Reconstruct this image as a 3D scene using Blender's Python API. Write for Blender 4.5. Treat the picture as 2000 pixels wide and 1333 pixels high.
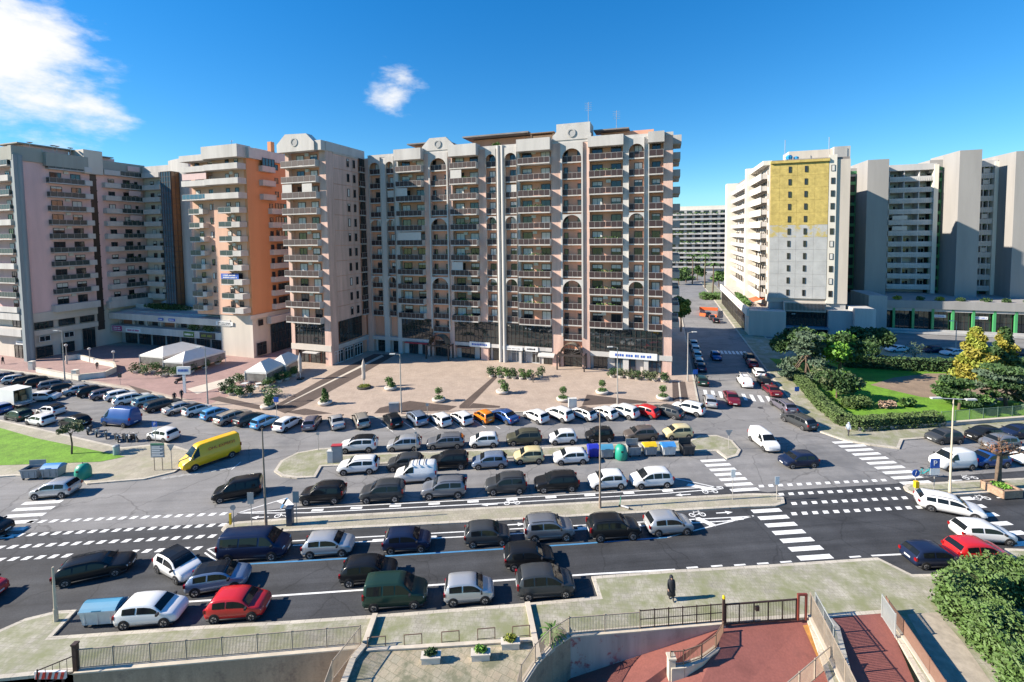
import bpy, bmesh, math, random
from math import radians, sin, cos, pi
from mathutils import Vector, Matrix, Quaternion
from mathutils.geometry import tessellate_polygon
random.seed(7)
for o in list(bpy.data.objects): bpy.data.objects.remove(o)
SC = bpy.context.scene
COL = SC.collection
# ---------------------------------------------------------------- camera
F, CX, CY, CAMH = 889.0, 1000.0, 507.0, 26.0      # focal length and principal point in photo pixels
PITCH, ROLL = radians(3.03), radians(-0.7)
CR = Matrix.Rotation(pi/2-PITCH, 3, 'X') @ Matrix.Rotation(ROLL, 3, 'Z')
cd = bpy.data.cameras.new('camera'); cam = bpy.data.objects.new('camera', cd); COL.objects.link(cam)
cd.sensor_width = 36.0; cd.lens = F/2000*36; cd.clip_end = 6000; cd.clip_start = .5
cd.shift_x = 0.0; cd.shift_y = -(666.5-CY)/2000
cam.matrix_world = Matrix.Translation((0, 0, CAMH)) @ CR.to_4x4()
SC.camera = cam
# ---------------------------------------------------------------- light
SUN_EL, SUN_AZ = radians(29.0), radians(5.0)
S = Vector((-cos(SUN_EL)*cos(SUN_AZ), -cos(SUN_EL)*sin(SUN_AZ), sin(SUN_EL)))
sl = bpy.data.lights.new('sun', 'SUN'); sl.energy = 4.7; sl.angle = radians(.53); sl.color = (1, .90, .76)
so = bpy.data.objects.new('sun', sl); COL.objects.link(so); so.rotation_euler = (-S).to_track_quat('-Z', 'Y').to_euler()
W = bpy.data.worlds.new('World'); SC.world = W; W.use_nodes = True
SKY_STRENGTH = .07
def build_world():
    nt = W.node_tree; N = nt.nodes; L = nt.links; N.clear()
    out = N.new('ShaderNodeOutputWorld'); bg = N.new('ShaderNodeBackground'); bg.inputs[1].default_value = SKY_STRENGTH
    sky = N.new('ShaderNodeTexSky'); sky.sky_type = 'NISHITA'; sky.sun_disc = False
    sky.sun_elevation = SUN_EL; sky.sun_rotation = radians(-90)-SUN_AZ
    sky.altitude = 50; sky.air_density = 1.0; sky.dust_density = .0; sky.ozone_density = 1.6
    # clouds: soft white patches from noise, gathered in two banks, with thin wisps elsewhere
    tc = N.new('ShaderNodeTexCoord')
    def vm(op, a, b=None):
        n = N.new('ShaderNodeVectorMath'); n.operation = op
        if hasattr(a, 'links'): L.new(a, n.inputs[0])
        else: n.inputs[0].default_value = a
        if b is not None:
            if hasattr(b, 'links'): L.new(b, n.inputs[1])
            else: n.inputs[1].default_value = b
        return n
    def ma(op, a, b=None, clamp=False):
        n = N.new('ShaderNodeMath'); n.operation = op; n.use_clamp = clamp
        for i, v in enumerate((a, b)):
            if v is None: continue
            if hasattr(v, 'links'): L.new(v, n.inputs[i])
            else: n.inputs[i].default_value = v
        return n.outputs[0]
    def noise(scale, det, vec, rough=.55):
        n = N.new('ShaderNodeTexNoise'); n.inputs['Scale'].default_value = scale; n.inputs['Detail'].default_value = det
        n.inputs['Roughness'].default_value = rough; L.new(vec, n.inputs['Vector']); return n.outputs['Fac']
    d = vm('NORMALIZE', tc.outputs['Generated']).outputs[0]
    mp = N.new('ShaderNodeMapping'); mp.inputs['Scale'].default_value = (1, 1, 2.2); L.new(d, mp.inputs[0])
    n1 = noise(5.0, 9, mp.outputs[0], .62); n2 = noise(17.0, 6, mp.outputs[0], .6)
    nn = ma('ADD', ma('MULTIPLY', n1, .72), ma('MULTIPLY', n2, .28))
    def bank(direction, radius, gain):
        dot = vm('DOT_PRODUCT', d, Vector(direction).normalized()).outputs['Value']
        ang = ma('ARCCOSINE', ma('MINIMUM', dot, .99999))
        return ma('MULTIPLY', ma('SUBTRACT', 1.0, ma('DIVIDE', ang, radius), True), gain)
    def pxdir(x, y): return CR @ Vector(((x-CX)/F, -(y-CY)/F, -1))
    b = ma('MAXIMUM', bank(pxdir(-60, 105), .215, .45), bank(pxdir(770, 190), .105, .40))
    b = ma('MAXIMUM', b, bank(pxdir(170, 205), .11, .32))
    v = ma('ADD', nn, b)
    mask = N.new('ShaderNodeMapRange'); mask.inputs['From Min'].default_value = .68; mask.inputs['From Max'].default_value = .92
    mask.interpolation_type = 'SMOOTHSTEP'; L.new(v, mask.inputs['Value'])
    mix = N.new('ShaderNodeMixRGB'); L.new(mask.outputs[0], mix.inputs[0]); mix.inputs[2].default_value = (6.2, 6.25, 6.3, 1)
    hs = N.new('ShaderNodeHueSaturation'); hs.inputs['Saturation'].default_value = 1.75; hs.inputs['Value'].default_value = 1.3
    gm = N.new('ShaderNodeGamma'); gm.inputs[1].default_value = .72; L.new(sky.outputs[0], gm.inputs[0]); L.new(gm.outputs[0], hs.inputs['Color']); tn = N.new('ShaderNodeMixRGB'); tn.blend_type = 'MULTIPLY'; tn.inputs[0].default_value = 1; tn.inputs[2].default_value = (.66, 1.08, 1.34, 1); L.new(hs.outputs[0], tn.inputs[1]); L.new(tn.outputs[0], mix.inputs[1])
    L.new(mix.outputs[0], bg.inputs[0]); L.new(bg.outputs[0], out.inputs[0])
build_world()
SC.view_settings.view_transform = 'Standard'; SC.view_settings.look = 'None'; SC.view_settings.exposure = 1.22; SC.view_settings.gamma = 1
SC.view_settings.use_curve_mapping = False
# ---------------------------------------------------------------- pixel <-> place
def P(X, Y, Z=0.0):
    v = CR.transposed() @ Vector((X, Y, Z-CAMH)); return CX+F*v.x/-v.z, CY-F*v.y/-v.z
def G(px, py, z=0.0):
    d = CR @ Vector(((px-CX)/F, -(py-CY)/F, -1)); t = (z-CAMH)/d.z; return Vector((d.x*t, d.y*t, z))
GA = radians(18.5); U = Vector((cos(GA), -sin(GA), 0)); V = Vector((sin(GA), cos(GA), 0))   # street grid
def ST(s, t, z=0.0): return U*s+V*t+Vector((0, 0, z))
RD = 4.4                                            # heading of the main road, degrees
RV = Vector((cos(radians(RD)), sin(radians(RD)), 0))
# ---------------------------------------------------------------- materials
MATS = {}
def M(name, col, rough=.7, var=.12, scale=.6, bump=0.0, metal=0.0, streak=False, fine=0.0, spec=.5, fscale=9.0, coat=0.0):
    if name in MATS: return MATS[name]
    m = bpy.data.materials.new(name); m.use_nodes = True; MATS[name] = m
    nt = m.node_tree; N = nt.nodes; L = nt.links; b = N['Principled BSDF']
    b.inputs['Roughness'].default_value = rough; b.inputs['Metallic'].default_value = metal
    b.inputs['Specular IOR Level'].default_value = spec; b.inputs['Coat Weight'].default_value = coat
    b.inputs['Base Color'].default_value = (*col, 1)
    if var or bump or fine:
        g = N.new('ShaderNodeNewGeometry'); mp = N.new('ShaderNodeMapping'); L.new(g.outputs['Position'], mp.inputs[0])
        if streak: mp.inputs['Scale'].default_value = (1, 1, .12)
        n = N.new('ShaderNodeTexNoise'); n.inputs['Scale'].default_value = scale; n.inputs['Detail'].default_value = 6; n.inputs['Roughness'].default_value = .65
        L.new(mp.outputs[0], n.inputs['Vector'])
        mr = N.new('ShaderNodeMapRange'); mr.inputs['From Min'].default_value = .3; mr.inputs['From Max'].default_value = .7
        mr.inputs['To Min'].default_value = 1-var; mr.inputs['To Max'].default_value = 1+var; L.new(n.outputs['Fac'], mr.inputs['Value'])
        val = mr.outputs[0]
        if fine:
            n2 = N.new('ShaderNodeTexNoise'); n2.inputs['Scale'].default_value = fscale; n2.inputs['Detail'].default_value = 4; L.new(g.outputs['Position'], n2.inputs['Vector'])
            m2 = N.new('ShaderNodeMapRange'); m2.inputs['From Min'].default_value = .3; m2.inputs['From Max'].default_value = .7
            m2.inputs['To Min'].default_value = 1-fine; m2.inputs['To Max'].default_value = 1+fine; L.new(n2.outputs['Fac'], m2.inputs['Value'])
            mu = N.new('ShaderNodeMath'); mu.operation = 'MULTIPLY'; L.new(val, mu.inputs[0]); L.new(m2.outputs[0], mu.inputs[1]); val = mu.outputs[0]
        mx = N.new('ShaderNodeMixRGB'); mx.blend_type = 'MULTIPLY'; mx.inputs[0].default_value = 1; mx.inputs[1].default_value = (*col, 1)
        L.new(val, mx.inputs[2]); L.new(mx.outputs[0], b.inputs['Base Color'])
        if bump:
            bp = N.new('ShaderNodeBump'); bp.inputs['Strength'].default_value = bump; bp.inputs['Distance'].default_value = .05
            L.new(val, bp.inputs['Height']); L.new(bp.outputs[0], b.inputs['Normal'])
    return m
def pavers(name, c1, c2, mortar, size=.4, rot=0.0, var=.25, off=.5, ratio=1.0, msize=.03):
    m = M(name, c1, .85, var, .35, fine=.12)
    nt = m.node_tree; N = nt.nodes; L = nt.links; b = N['Principled BSDF']
    src = b.inputs['Base Color'].links[0].from_node
    g = N.new('ShaderNodeNewGeometry'); mp = N.new('ShaderNodeMapping'); mp.inputs['Rotation'].default_value = (0, 0, rot); L.new(g.outputs['Position'], mp.inputs[0])
    br = N.new('ShaderNodeTexBrick'); br.inputs['Scale'].default_value = 1/size; br.inputs['Color1'].default_value = (*c1, 1); br.inputs['Color2'].default_value = (*c2, 1)
    br.inputs['Mortar'].default_value = (*mortar, 1); br.inputs['Mortar Size'].default_value = msize; br.offset = off; br.inputs['Brick Width'].default_value = ratio; br.inputs['Row Height'].default_value = 1.0
    L.new(mp.outputs[0], br.inputs['Vector']); L.new(br.outputs['Color'], src.inputs[1])
    return m
def patchy(m, col2, scale=.5, lo=.45, hi=.6):
    """second colour showing in irregular patches (moss, new tarmac)"""
    nt = m.node_tree; N = nt.nodes; L = nt.links; b = N['Principled BSDF']
    src = b.inputs['Base Color'].links[0].from_socket
    g = N.new('ShaderNodeNewGeometry'); n = N.new('ShaderNodeTexNoise'); n.inputs['Scale'].default_value = scale; n.inputs['Detail'].default_value = 8; n.inputs['Roughness'].default_value = .7
    L.new(g.outputs['Position'], n.inputs['Vector'])
    r = N.new('ShaderNodeMapRange'); r.inputs['From Min'].default_value = lo; r.inputs['From Max'].default_value = hi; L.new(n.outputs['Fac'], r.inputs['Value'])
    mx = N.new('ShaderNodeMixRGB'); L.new(r.outputs[0], mx.inputs[0]); L.new(src, mx.inputs[1]); mx.inputs[2].default_value = (*col2, 1); L.new(mx.outputs[0], b.inputs['Base Color'])
    return m
# ---------------------------------------------------------------- mesh helpers
class MB:
    def __init__(s): s.v = []; s.f = []; s.m = []
    def quad(s, pts, mi=0):
        n = len(s.v); s.v += [tuple(p) for p in pts]; s.f.append(tuple(range(n, n+len(pts)))); s.m.append(mi); return s
    def box(s, x0, x1, y0, y1, z0, z1, mi=0):
        n = len(s.v)
        s.v += [(x0,y0,z0),(x1,y0,z0),(x1,y1,z0),(x0,y1,z0),(x0,y0,z1),(x1,y0,z1),(x1,y1,z1),(x0,y1,z1)]
        for q in ((0,3,2,1),(4,5,6,7),(0,1,5,4),(1,2,6,5),(2,3,7,6),(3,0,4,7)): s.f.append(tuple(n+i for i in q)); s.m.append(mi)
        return s
    def prism(s, poly, z0, z1, mi=0, mside=None, bottom=False):
        """poly: list of (x,y) counter-clockwise or not; z0/z1 numbers"""
        a = sum(poly[i][0]*poly[(i+1)%len(poly)][1]-poly[(i+1)%len(poly)][0]*poly[i][1] for i in range(len(poly)))
        if a < 0: poly = poly[::-1]
        n = len(s.v); k = len(poly)
        s.v += [(p[0],p[1],z1) for p in poly]+[(p[0],p[1],z0) for p in poly]
        for t in tessellate_polygon([[Vector((p[0],p[1],0)) for p in poly]]):
            A,B,C = (Vector(poly[i]) for i in t)
            t = t if (B-A).cross(C-A) > 0 else (t[0],t[2],t[1])
            s.f.append(tuple(n+i for i in t)); s.m.append(mi)
            if bottom: s.f.append(tuple(n+k+i for i in t[::-1])); s.m.append(mi)
        for i in range(k):
            j = (i+1)%k; s.f.append((n+k+i, n+k+j, n+j, n+i)); s.m.append(mi if mside is None else mside)
        return s
    def tube(s, p0, p1, r0, r1=None, n=8, mi=0, caps=True):
        r1 = r0 if r1 is None else r1
        p0 = Vector(p0); p1 = Vector(p1); d = (p1-p0).normalized()
        a = d.orthogonal().normalized(); b = d.cross(a); k = len(s.v)
        for p, r in ((p0, r0), (p1, r1)):
            for i in range(n):
                w = 2*pi*i/n; s.v.append(tuple(p+(a*cos(w)+b*sin(w))*r))
        for i in range(n):
            j = (i+1)%n; s.f.append((k+i, k+j, k+n+j, k+n+i)); s.m.append(mi)
        if caps:
            s.f.append(tuple(k+i for i in range(n))[::-1]); s.m.append(mi)
            s.f.append(tuple(k+n+i for i in range(n))); s.m.append(mi)
        return s
    def lathe(s, prof, n=12, c=(0,0,0), mi=0):
        """prof: (radius,z) from bottom up, round a vertical axis"""
        k = len(s.v)
        for r, z in prof:
            for i in range(n): w = 2*pi*i/n; s.v.append((c[0]+r*cos(w), c[1]+r*sin(w), c[2]+z))
        for q in range(len(prof)-1):
            for i in range(n):
                j = (i+1)%n; s.f.append((k+q*n+i, k+q*n+j, k+(q+1)*n+j, k+(q+1)*n+i)); s.m.append(mi)
        s.f.append(tuple(k+i for i in range(n))[::-1]); s.m.append(mi)
        e = k+(len(prof)-1)*n; s.f.append(tuple(e+i for i in range(n))); s.m.append(mi)
        return s
    def mesh(s, name, mats, smooth=False):
        me = bpy.data.meshes.new(name); me.from_pydata(s.v, [], s.f)
        for m in mats: me.materials.append(m)
        me.polygons.foreach_set('material_index', s.m)
        if smooth: me.polygons.foreach_set('use_smooth', [True]*len(s.f))
        me.update(); return me
    def build(s, name, mats, parent=None, loc=(0,0,0), rz=0.0, smooth=False):
        if not isinstance(mats, (list, tuple)): mats = [mats]
        return put(s.mesh(name, mats, smooth), name, parent, loc, rz)
def put(me, name, parent=None, loc=(0,0,0), rz=0.0):
    o = bpy.data.objects.new(name, me); COL.objects.link(o); o.parent = parent; o.location = loc; o.rotation_euler = (0, 0, rz); return o
def tag(o, label, cat, group=None):
    o['label'] = label; o['category'] = cat
    if group: o['group'] = group
    return o
def struct(o): o['kind'] = 'structure'; return o
def thing(name, label, cat, loc=(0,0,0), rz=0.0, group=None):
    o = bpy.data.objects.new(name, None); o.empty_display_size = .2; COL.objects.link(o); o.location = loc; o.rotation_euler = (0,0,rz)
    return tag(o, label, cat, group)
def copy_tree(o, parent=None):
    c = o.copy(); COL.objects.link(c); c.parent = parent
    for ch in KIDS(o): copy_tree(ch, c)
    return c
_kids = {}
def KIDS(o):
    if o.name not in _kids: _kids[o.name] = list(o.children)
    return _kids[o.name]
def inset(poly, d):
    a = sum(poly[i][0]*poly[(i+1)%len(poly)][1]-poly[(i+1)%len(poly)][0]*poly[i][1] for i in range(len(poly)))
    q = [Vector(p[:2]) for p in (poly if a > 0 else poly[::-1])]; n = len(q); out = []
    for i in range(n):
        e0 = (q[i]-q[i-1]).normalized(); e1 = (q[(i+1)%n]-q[i]).normalized()
        n0 = Vector((-e0.y, e0.x)); n1 = Vector((-e1.y, e1.x)); b = n0+n1
        b = b/max(.35, b.length_squared)*2 if b.length > 1e-6 else n0
        out.append(tuple(q[i]+b*d))
    return out
# ================================================================ materials in use
m_asph = patchy(M('asphalt_old', (.21,.205,.20), .9, .14, .25, fine=.12, bump=.25), (.15,.15,.152), .09, .5, .62)
m_asph2 = M('asphalt_new', (.042,.044,.048), .8, .28, .35, fine=.2, bump=.2)
m_white = patchy(M('road_paint', (.74,.74,.72), .7, .14, 2.0, fine=.1), (.28,.28,.27), 5.0, .57, .70)
m_blue = M('blue_paint', (.06,.22,.42), .7, .15, 2.0)
m_kerb = pavers('kerb_stone', (.50,.455,.375), (.45,.41,.34), (.22,.2,.16), 1.0, radians(RD), .18, msize=.014)
m_walk = patchy(pavers('walk_pavers', (.38,.355,.29), (.32,.30,.24), (.20,.19,.14), .34, radians(RD), .26), (.21,.22,.115), .55, .40, .62)
m_walk2 = patchy(pavers('island_pavers', (.38,.345,.265), (.33,.30,.23), (.22,.2,.15), .28, radians(RD), .2), (.27,.27,.17), .5, .5, .7)
m_plaza = pavers('plaza_pavers', (.42,.335,.27), (.38,.30,.24), (.31,.25,.2), .5, GA, .12)
m_pink = pavers('pink_pavers', (.335,.215,.195), (.30,.195,.175), (.25,.165,.15), .5, GA, .12)
m_band = pavers('dark_brick_band', (.085,.062,.052), (.1,.072,.06), (.05,.04,.035), .4, GA, .15)
m_line = M('pale_stone', (.55,.49,.41), .8, .1)
m_hex = patchy(pavers('terrace_pavers', (.33,.30,.22), (.37,.31,.22), (.2,.19,.12), .5, .5, .25), (.16,.16,.10), .7, .46, .6)
m_ramp = patchy(M('red_ramp', (.235,.082,.066), .75, .22, .5, fine=.12, bump=.2), (.16,.06,.05), .5, .5, .68)
m_grass = patchy(M('grass', (.125,.265,.016), .9, .3, .6, fine=.35), (.15,.16,.04), .5, .58, .75)
m_soil = M('bare_soil', (.24,.175,.12), .95, .2, .5, fine=.2)
def tracks(m, amt=.22, sx=.035, sy=.9, rot=RD):
    nt = m.node_tree; N = nt.nodes; L = nt.links; b = N['Principled BSDF']; src = b.inputs['Base Color'].links[0].from_socket
    g = N.new('ShaderNodeNewGeometry'); mp = N.new('ShaderNodeMapping'); mp.vector_type = 'TEXTURE'; mp.inputs['Rotation'].default_value = (0,0,radians(rot)); L.new(g.outputs['Position'], mp.inputs[0])
    m2 = N.new('ShaderNodeMapping'); m2.inputs['Scale'].default_value = (sx, sy, 1); L.new(mp.outputs[0], m2.inputs[0])
    n = N.new('ShaderNodeTexNoise'); n.inputs['Scale'].default_value = 1; n.inputs['Detail'].default_value = 7; n.inputs['Roughness'].default_value = .6; L.new(m2.outputs[0], n.inputs['Vector'])
    r = N.new('ShaderNodeMapRange'); r.inputs['From Min'].default_value = .3; r.inputs['From Max'].default_value = .7; r.inputs['To Min'].default_value = 1-amt; r.inputs['To Max'].default_value = 1+amt; L.new(n.outputs['Fac'], r.inputs['Value'])
    # narrow cracks and tar seams
    v = N.new('ShaderNodeTexVoronoi'); v.feature = 'DISTANCE_TO_EDGE'; v.inputs['Scale'].default_value = .16; n3 = N.new('ShaderNodeTexNoise'); n3.inputs['Scale'].default_value = .7; n3.inputs['Detail'].default_value = 5; L.new(g.outputs['Position'], n3.inputs['Vector'])
    ad = N.new('ShaderNodeMixRGB'); ad.blend_type = 'ADD'; ad.inputs[0].default_value = 2.2; L.new(g.outputs['Position'], ad.inputs[1]); L.new(n3.outputs['Color'], ad.inputs[2]); L.new(ad.outputs[0], v.inputs['Vector'])
    c = N.new('ShaderNodeMapRange'); c.inputs['From Min'].default_value = .0; c.inputs['From Max'].default_value = .012; c.inputs['To Min'].default_value = .62; c.inputs['To Max'].default_value = 1; L.new(v.outputs['Distance'], c.inputs['Value'])
    k = N.new('ShaderNodeMath'); k.operation = 'MULTIPLY'; L.new(r.outputs[0], k.inputs[0]); L.new(c.outputs[0], k.inputs[1])
    mx = N.new('ShaderNodeMixRGB'); mx.blend_type = 'MULTIPLY'; mx.inputs[0].default_value = 1; L.new(src, mx.inputs[1]); L.new(k.outputs[0], mx.inputs[2]); L.new(mx.outputs[0], b.inputs['Base Color'])
tracks(m_asph, .16); tracks(m_asph2, .4)
def sheet(name, poly, z, mat, struct_=True):
    o = MB().prism([tuple(p[:2]) for p in poly], z-.003, z, 0).build(name, mat)
    return struct(o) if struct_ else o
def px(*pts, z=0.0): return [G(x, y, z) for x, y in pts]
def pave(name, poly, mat, h=.13, k=.32):
    """raised pavement: kerb stones round a paved top"""
    o = struct(MB().prism([p[:2] for p in poly], -.06, h).build(name, m_kerb))
    t = MB().prism([p[:2] for p in inset(poly, k)], h-.02, h+.004).build('paving', mat, o)
    return o
# base ground
gb = px((-300,1275),(0,1262),(560,1232),(734,1215),(1029,1195),(1200,1180),(1600,1150),(2000,1140),(2400,1135))
struct(MB().prism([(-3000, gb[0].y)]+[p[:2] for p in gb]+[(3000, gb[-1].y),(3000,3500),(-3000,3500)], -.3, 0).build('ground', m_asph))
na = px((-200,1065),(17,1043),(442,1022),(465,1004),(590,988),(960,973),(1290,955),(1410,950),(1500,962),(1533,958),(1750,945),(1790,935),(2150,909))
sheet('road', [p[:2] for p in na]+[p[:2] for p in [q+Vector((0,.05,0)) for q in gb[::-1]]], .006, m_asph2)
# pavements and islands
Hh = .13
plz = px((-160,705),(17,724),(157,743),(280,766),(409,797),(510,815),(560,821),(640,821),(800,813),(1000,806),(1200,796),(1366,786), z=Hh)
plz = plz[:-1]+[ST(4.2,69.5),ST(5.2,73),ST(5.4,150),ST(-175,150)]
pave('plaza', plz, m_plaza)
pave('pavement', px((535,920),(548,900),(580,884),(625,876),(655,874),(662,889),(1000,876),(1290,864),(1345,861),(1365,851),(1400,850),(1430,860),(1447,879),(1441,890),(1420,896),(1400,881),(1362,880),(1150,887),(860,901),(745,906),(628,911),(616,932),(580,934),(550,930), z=Hh), m_walk)
pave('median', px((432,1034),(440,1024),(465,1019),(600,1009),(960,990),(1300,972),(1460,964),(1515,964),(1531,972),(1533,983),(1515,988),(1460,990),(1300,999),(960,1018),(700,1031),(560,1038),(470,1043),(440,1042), z=Hh), m_walk2)
pave('median', px((1764,950),(1772,945),(1850,941),(2150,926),(2150,949),(1900,964),(1810,970),(1785,965),(1768,957), z=Hh), m_walk)
pave('pavement', px((-150,785),(0,820),(112,845),(238,874),(300,868),(322,865),(372,880),(369,903),(340,922),(280,936),(170,945),(158,934),(30,929),(0,931),(-150,945), z=Hh), m_walk2)
sheet('lawn', px((-150,805),(0,836),(70,856),(244,892),(196,902),(0,909),(-150,918), z=.16), .16, m_grass)
rs = [ST(18.3,260),ST(18.3,92),ST(18.6,76)]+px((1596,841),(1615,848),(1650,860),(1700,869),(1757,876),(1764,859),(2000,843),(2300,832), z=Hh)
pave('pavement', rs+[ST(130,100),ST(130,124),ST(24,124),ST(24,260)], m_walk)
lawn = px((1545,735),(1585,782),(1640,826),(1676,838),(1830,829),(2060,812), z=.16)
lawn = [ST(20.6,104)]+lawn+[ST(95,101),ST(60,104)]
sheet('lawn', lawn, .17, m_grass)
sheet('soil', px((1700,752),(1745,738),(1810,730),(1930,730),(2050,740),(2050,778),(1960,783),(1880,783),(1800,776),(1740,762), z=.18), .185, m_soil)
nb = px((-300,1300),(0,1230),(50,1208),(112,1193),(150,1191),(102,1243),(400,1222),(560,1213),(734,1201),(1029,1178),(1168,1165),(1155,1126),(1319,1113),(1469,1105),(1714,1089),(1781,1122),(1925,1119),(1963,1071),(2300,1085), z=Hh)
nb += px((2300,1420),(1850,1420),(1725,1198),(1624,1206),(1640,1225),(1690,1420),(1650,1420),(1575,1206),(1415,1216),(1112,1241),(1045,1300),(1000,1345),(985,1420),(620,1420),(690,1290),(705,1262),(150,1311),(-300,1355), z=Hh)
pave('pavement', nb, m_walk, k=.28)
sheet('terrace', px((716,1268),(1040,1262),(1052,1290),(1005,1340),(985,1415),(640,1415),(690,1290), z=.14), .142, m_hex)
# sunken courts below the railings
def court(name, poly, z, mat, wallmat):
    q = [p[:2] for p in poly]
    f = struct(MB().prism(q, z-.1, z).build(name, mat)); return f
# ---- painted markings
def strip(mb, a, b, w, z):
    a = Vector(a[:2]); b = Vector(b[:2]); d = (b-a).normalized(); n = Vector((-d.y, d.x))*w/2
    mb.quad([(*(a-n), z), (*(b-n), z), (*(b+n), z), (*(a+n), z)])
def lines(name, segs, w=.14, z=.012, mat=None):
    mb = MB()
    for s in segs:
        pts = [G(*p) for p in s]
        for a, b in zip(pts, pts[1:]): strip(mb, a, b, w, z)
    return struct(mb.build(name, mat or m_white))
def dashes(name, a, b, step=1.02, size=.52, w=.46):
    A, B = G(*a), G(*b); n = int((B-A).length/step); d = (B-A).normalized(); mb = MB()
    sk = Vector((.28, .96, 0))*w/2
    for i in range(n+1):
        c = A+d*step*i; p = [c-d*size/2-sk, c+d*size/2-sk, c+d*size/2+sk, c-d*size/2+sk]
        mb.quad([(q.x, q.y, .012) for q in p])
    return struct(mb.build(name, m_white))
def zebra(name, a, b, n, length, dirv=RV, th=.52):
    A, B = G(*a), G(*b); mb = MB(); nn = Vector((-dirv.y, dirv.x, 0))*th/2; h = dirv*length/2
    for i in range(n):
        c = A+(B-A)*i/(n-1); mb.quad([((c+q).x, (c+q).y, .012) for q in (-h-nn, h-nn, h+nn, -h+nn)])
    return struct(mb.build(name, m_white))
for a, b in (((60,1020),(442,1004)),((14,1047),(446,1025)),((0,1070),(427,1047)),((0,1094),(143,1085)),((262,1078),(410,1070)),
             ((1487,950),(1734,938)),((1526,966),(1765,954)),((1551,984),(1785,972)),((1551,1004),(1799,991))): dashes('road_marking', a, b)
zebra('crosswalk', (1393,900), (1454,957), 7, 2.9); zebra('crosswalk', (1497,998), (1592,1089), 7, 2.8); zebra('crosswalk', (1652,864), (1789,943), 10, 3.3)
zebra('crosswalk', (1874,975), (2000,1062), 6, 2.8); zebra('crosswalk', (83,982), (-12,1050), 6, 3.6)
zebra('crosswalk', (1378,768), (1502,781), 9, 3.0, V); zebra('crosswalk', (1402,688), (1456,690), 8, 2.8, V)
lines('road_marking', [((365,1176),(529,1165),(866,1142),(1155,1122),(1319,1113)), ((1702,1086),(1764,1083))]+[((x-11,y+.8),(x+11,y-.8)) for x, y in ((1352,1109),(1400,1106),(1445,1104),(1490,1101),(1535,1098),(1670,1088))], .16)
lines('road_marking', [((488,1102),(700,1090),(960,1074),(1130,1063),(1303,1050))], .16, mat=m_blue)
lines('road_marking', [((405,1073),(440,1066),(573,1057),(960,1036),(1200,1023),(1470,1009)), ((572,1066),(960,1046),(1200,1031),(1440,1017)), ((1303,1050),(1472,1008)), ((1357,1015),(1398,1028)), ((405,1073),(432,1092)), ((400,1080),(425,1098))], .13)
lines('road_marking', [((463,1003),(586,994),(960,975),(1290,957),(1410,951)), ((463,1003),(600,1002),(960,984),(1290,965),(1412,955)), ((463,1003),(561,973),(548,994)), ((1320,935),(1412,955)), ((1410,951),(1412,955))], .13)
lines('road_marking', [((561,973),(549,993))], .2, .016, m_blue)
mbk = MB()
for a, b, c, d, n in (((640,1062),(960,1043),(1060,1035),(1440,1014),9), ((620,997),(960,979),(1060,974),(1380,955),11)):
    for k in range(n):
        w = k/(n-1); q = G(a[0]+(d[0]-a[0])*w, a[1]+(d[1]-a[1])*w); h = RV*.55; nn = Vector((-RV.y, RV.x, 0))*.17
        mbk.quad([((q+e).x, (q+e).y, .015) for e in (-h-nn, h-nn, h+nn, -h+nn)])
struct(mbk.build('road_marking', m_white))
mb = MB()
for q in ([(435,990),(458,985),(470,997),(456,999)],[(1345,945),(1400,955),(1385,958),(1340,949)],[(1357,1012),(1366,1011),(1400,1026),(1390,1030)],[(1416,1018),(1450,1012),(1430,1020)]):
    mb.quad([(*G(*p)[:2], .016) for p in ([(x+ (105 if x < 500 else 0), y-10) for x, y in q] if q[0][0] < 500 else q)])
struct(mb.build('road_marking', m_white))
def arrow(x, y, sgn):
    c = G(x, y); mb = MB(); n = Vector((-RV.y, RV.x, 0)); d = RV*sgn
    def pt(a, b): q = c+d*a+n*b; return (q.x, q.y, .017)
    mb.quad([pt(-.75,-.07),pt(.2,-.07),pt(.2,.07),pt(-.75,.07)]); mb.quad([pt(.2,-.25),pt(.85,0),pt(.2,.25)]); struct(mb.build('road_marking', m_white))
def bikemark(x, y, sgn):
    c = G(x, y); mb = MB(); n = Vector((-RV.y, RV.x, 0)); d = RV*sgn
    def pt(a, b): q = c+d*a+n*b; return (q.x, q.y, .017)
    for w in (-.5, .5):
        for i in range(12):
            a0, a1 = 2*pi*i/12, 2*pi*(i+1)/12
            mb.quad([pt(w+.3*cos(a0), .3*sin(a0)), pt(w+.3*cos(a1), .3*sin(a1)), pt(w+.2*cos(a1), .2*sin(a1)), pt(w+.2*cos(a0), .2*sin(a0))])
    for a, b in (((-.5,0),(-.1,.42)), ((-.1,.42),(.4,.42)), ((-.5,0),(.05,0)), ((.05,0),(.4,.42)), ((.5,0),(.35,.6)), ((-.1,.42),(-.15,.55))):
        A, B = Vector(pt(*a)), Vector(pt(*b)); strip(mb, A, B, .08, .017)
    struct(mb.build('road_marking', m_white))
for a in ((508,1011,-1),(957,986,-1),(1335,967,-1),(1414,1002,1),(1007,1025,1),(1961,972,1),(1866,939,-1)): arrow(*a)
for a in ((553,1008,-1),(1000,983,-1),(1387,961,-1),(1362,1006,1),(1918,974,1),(1895,934,-1)): bikemark(*a)
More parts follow.
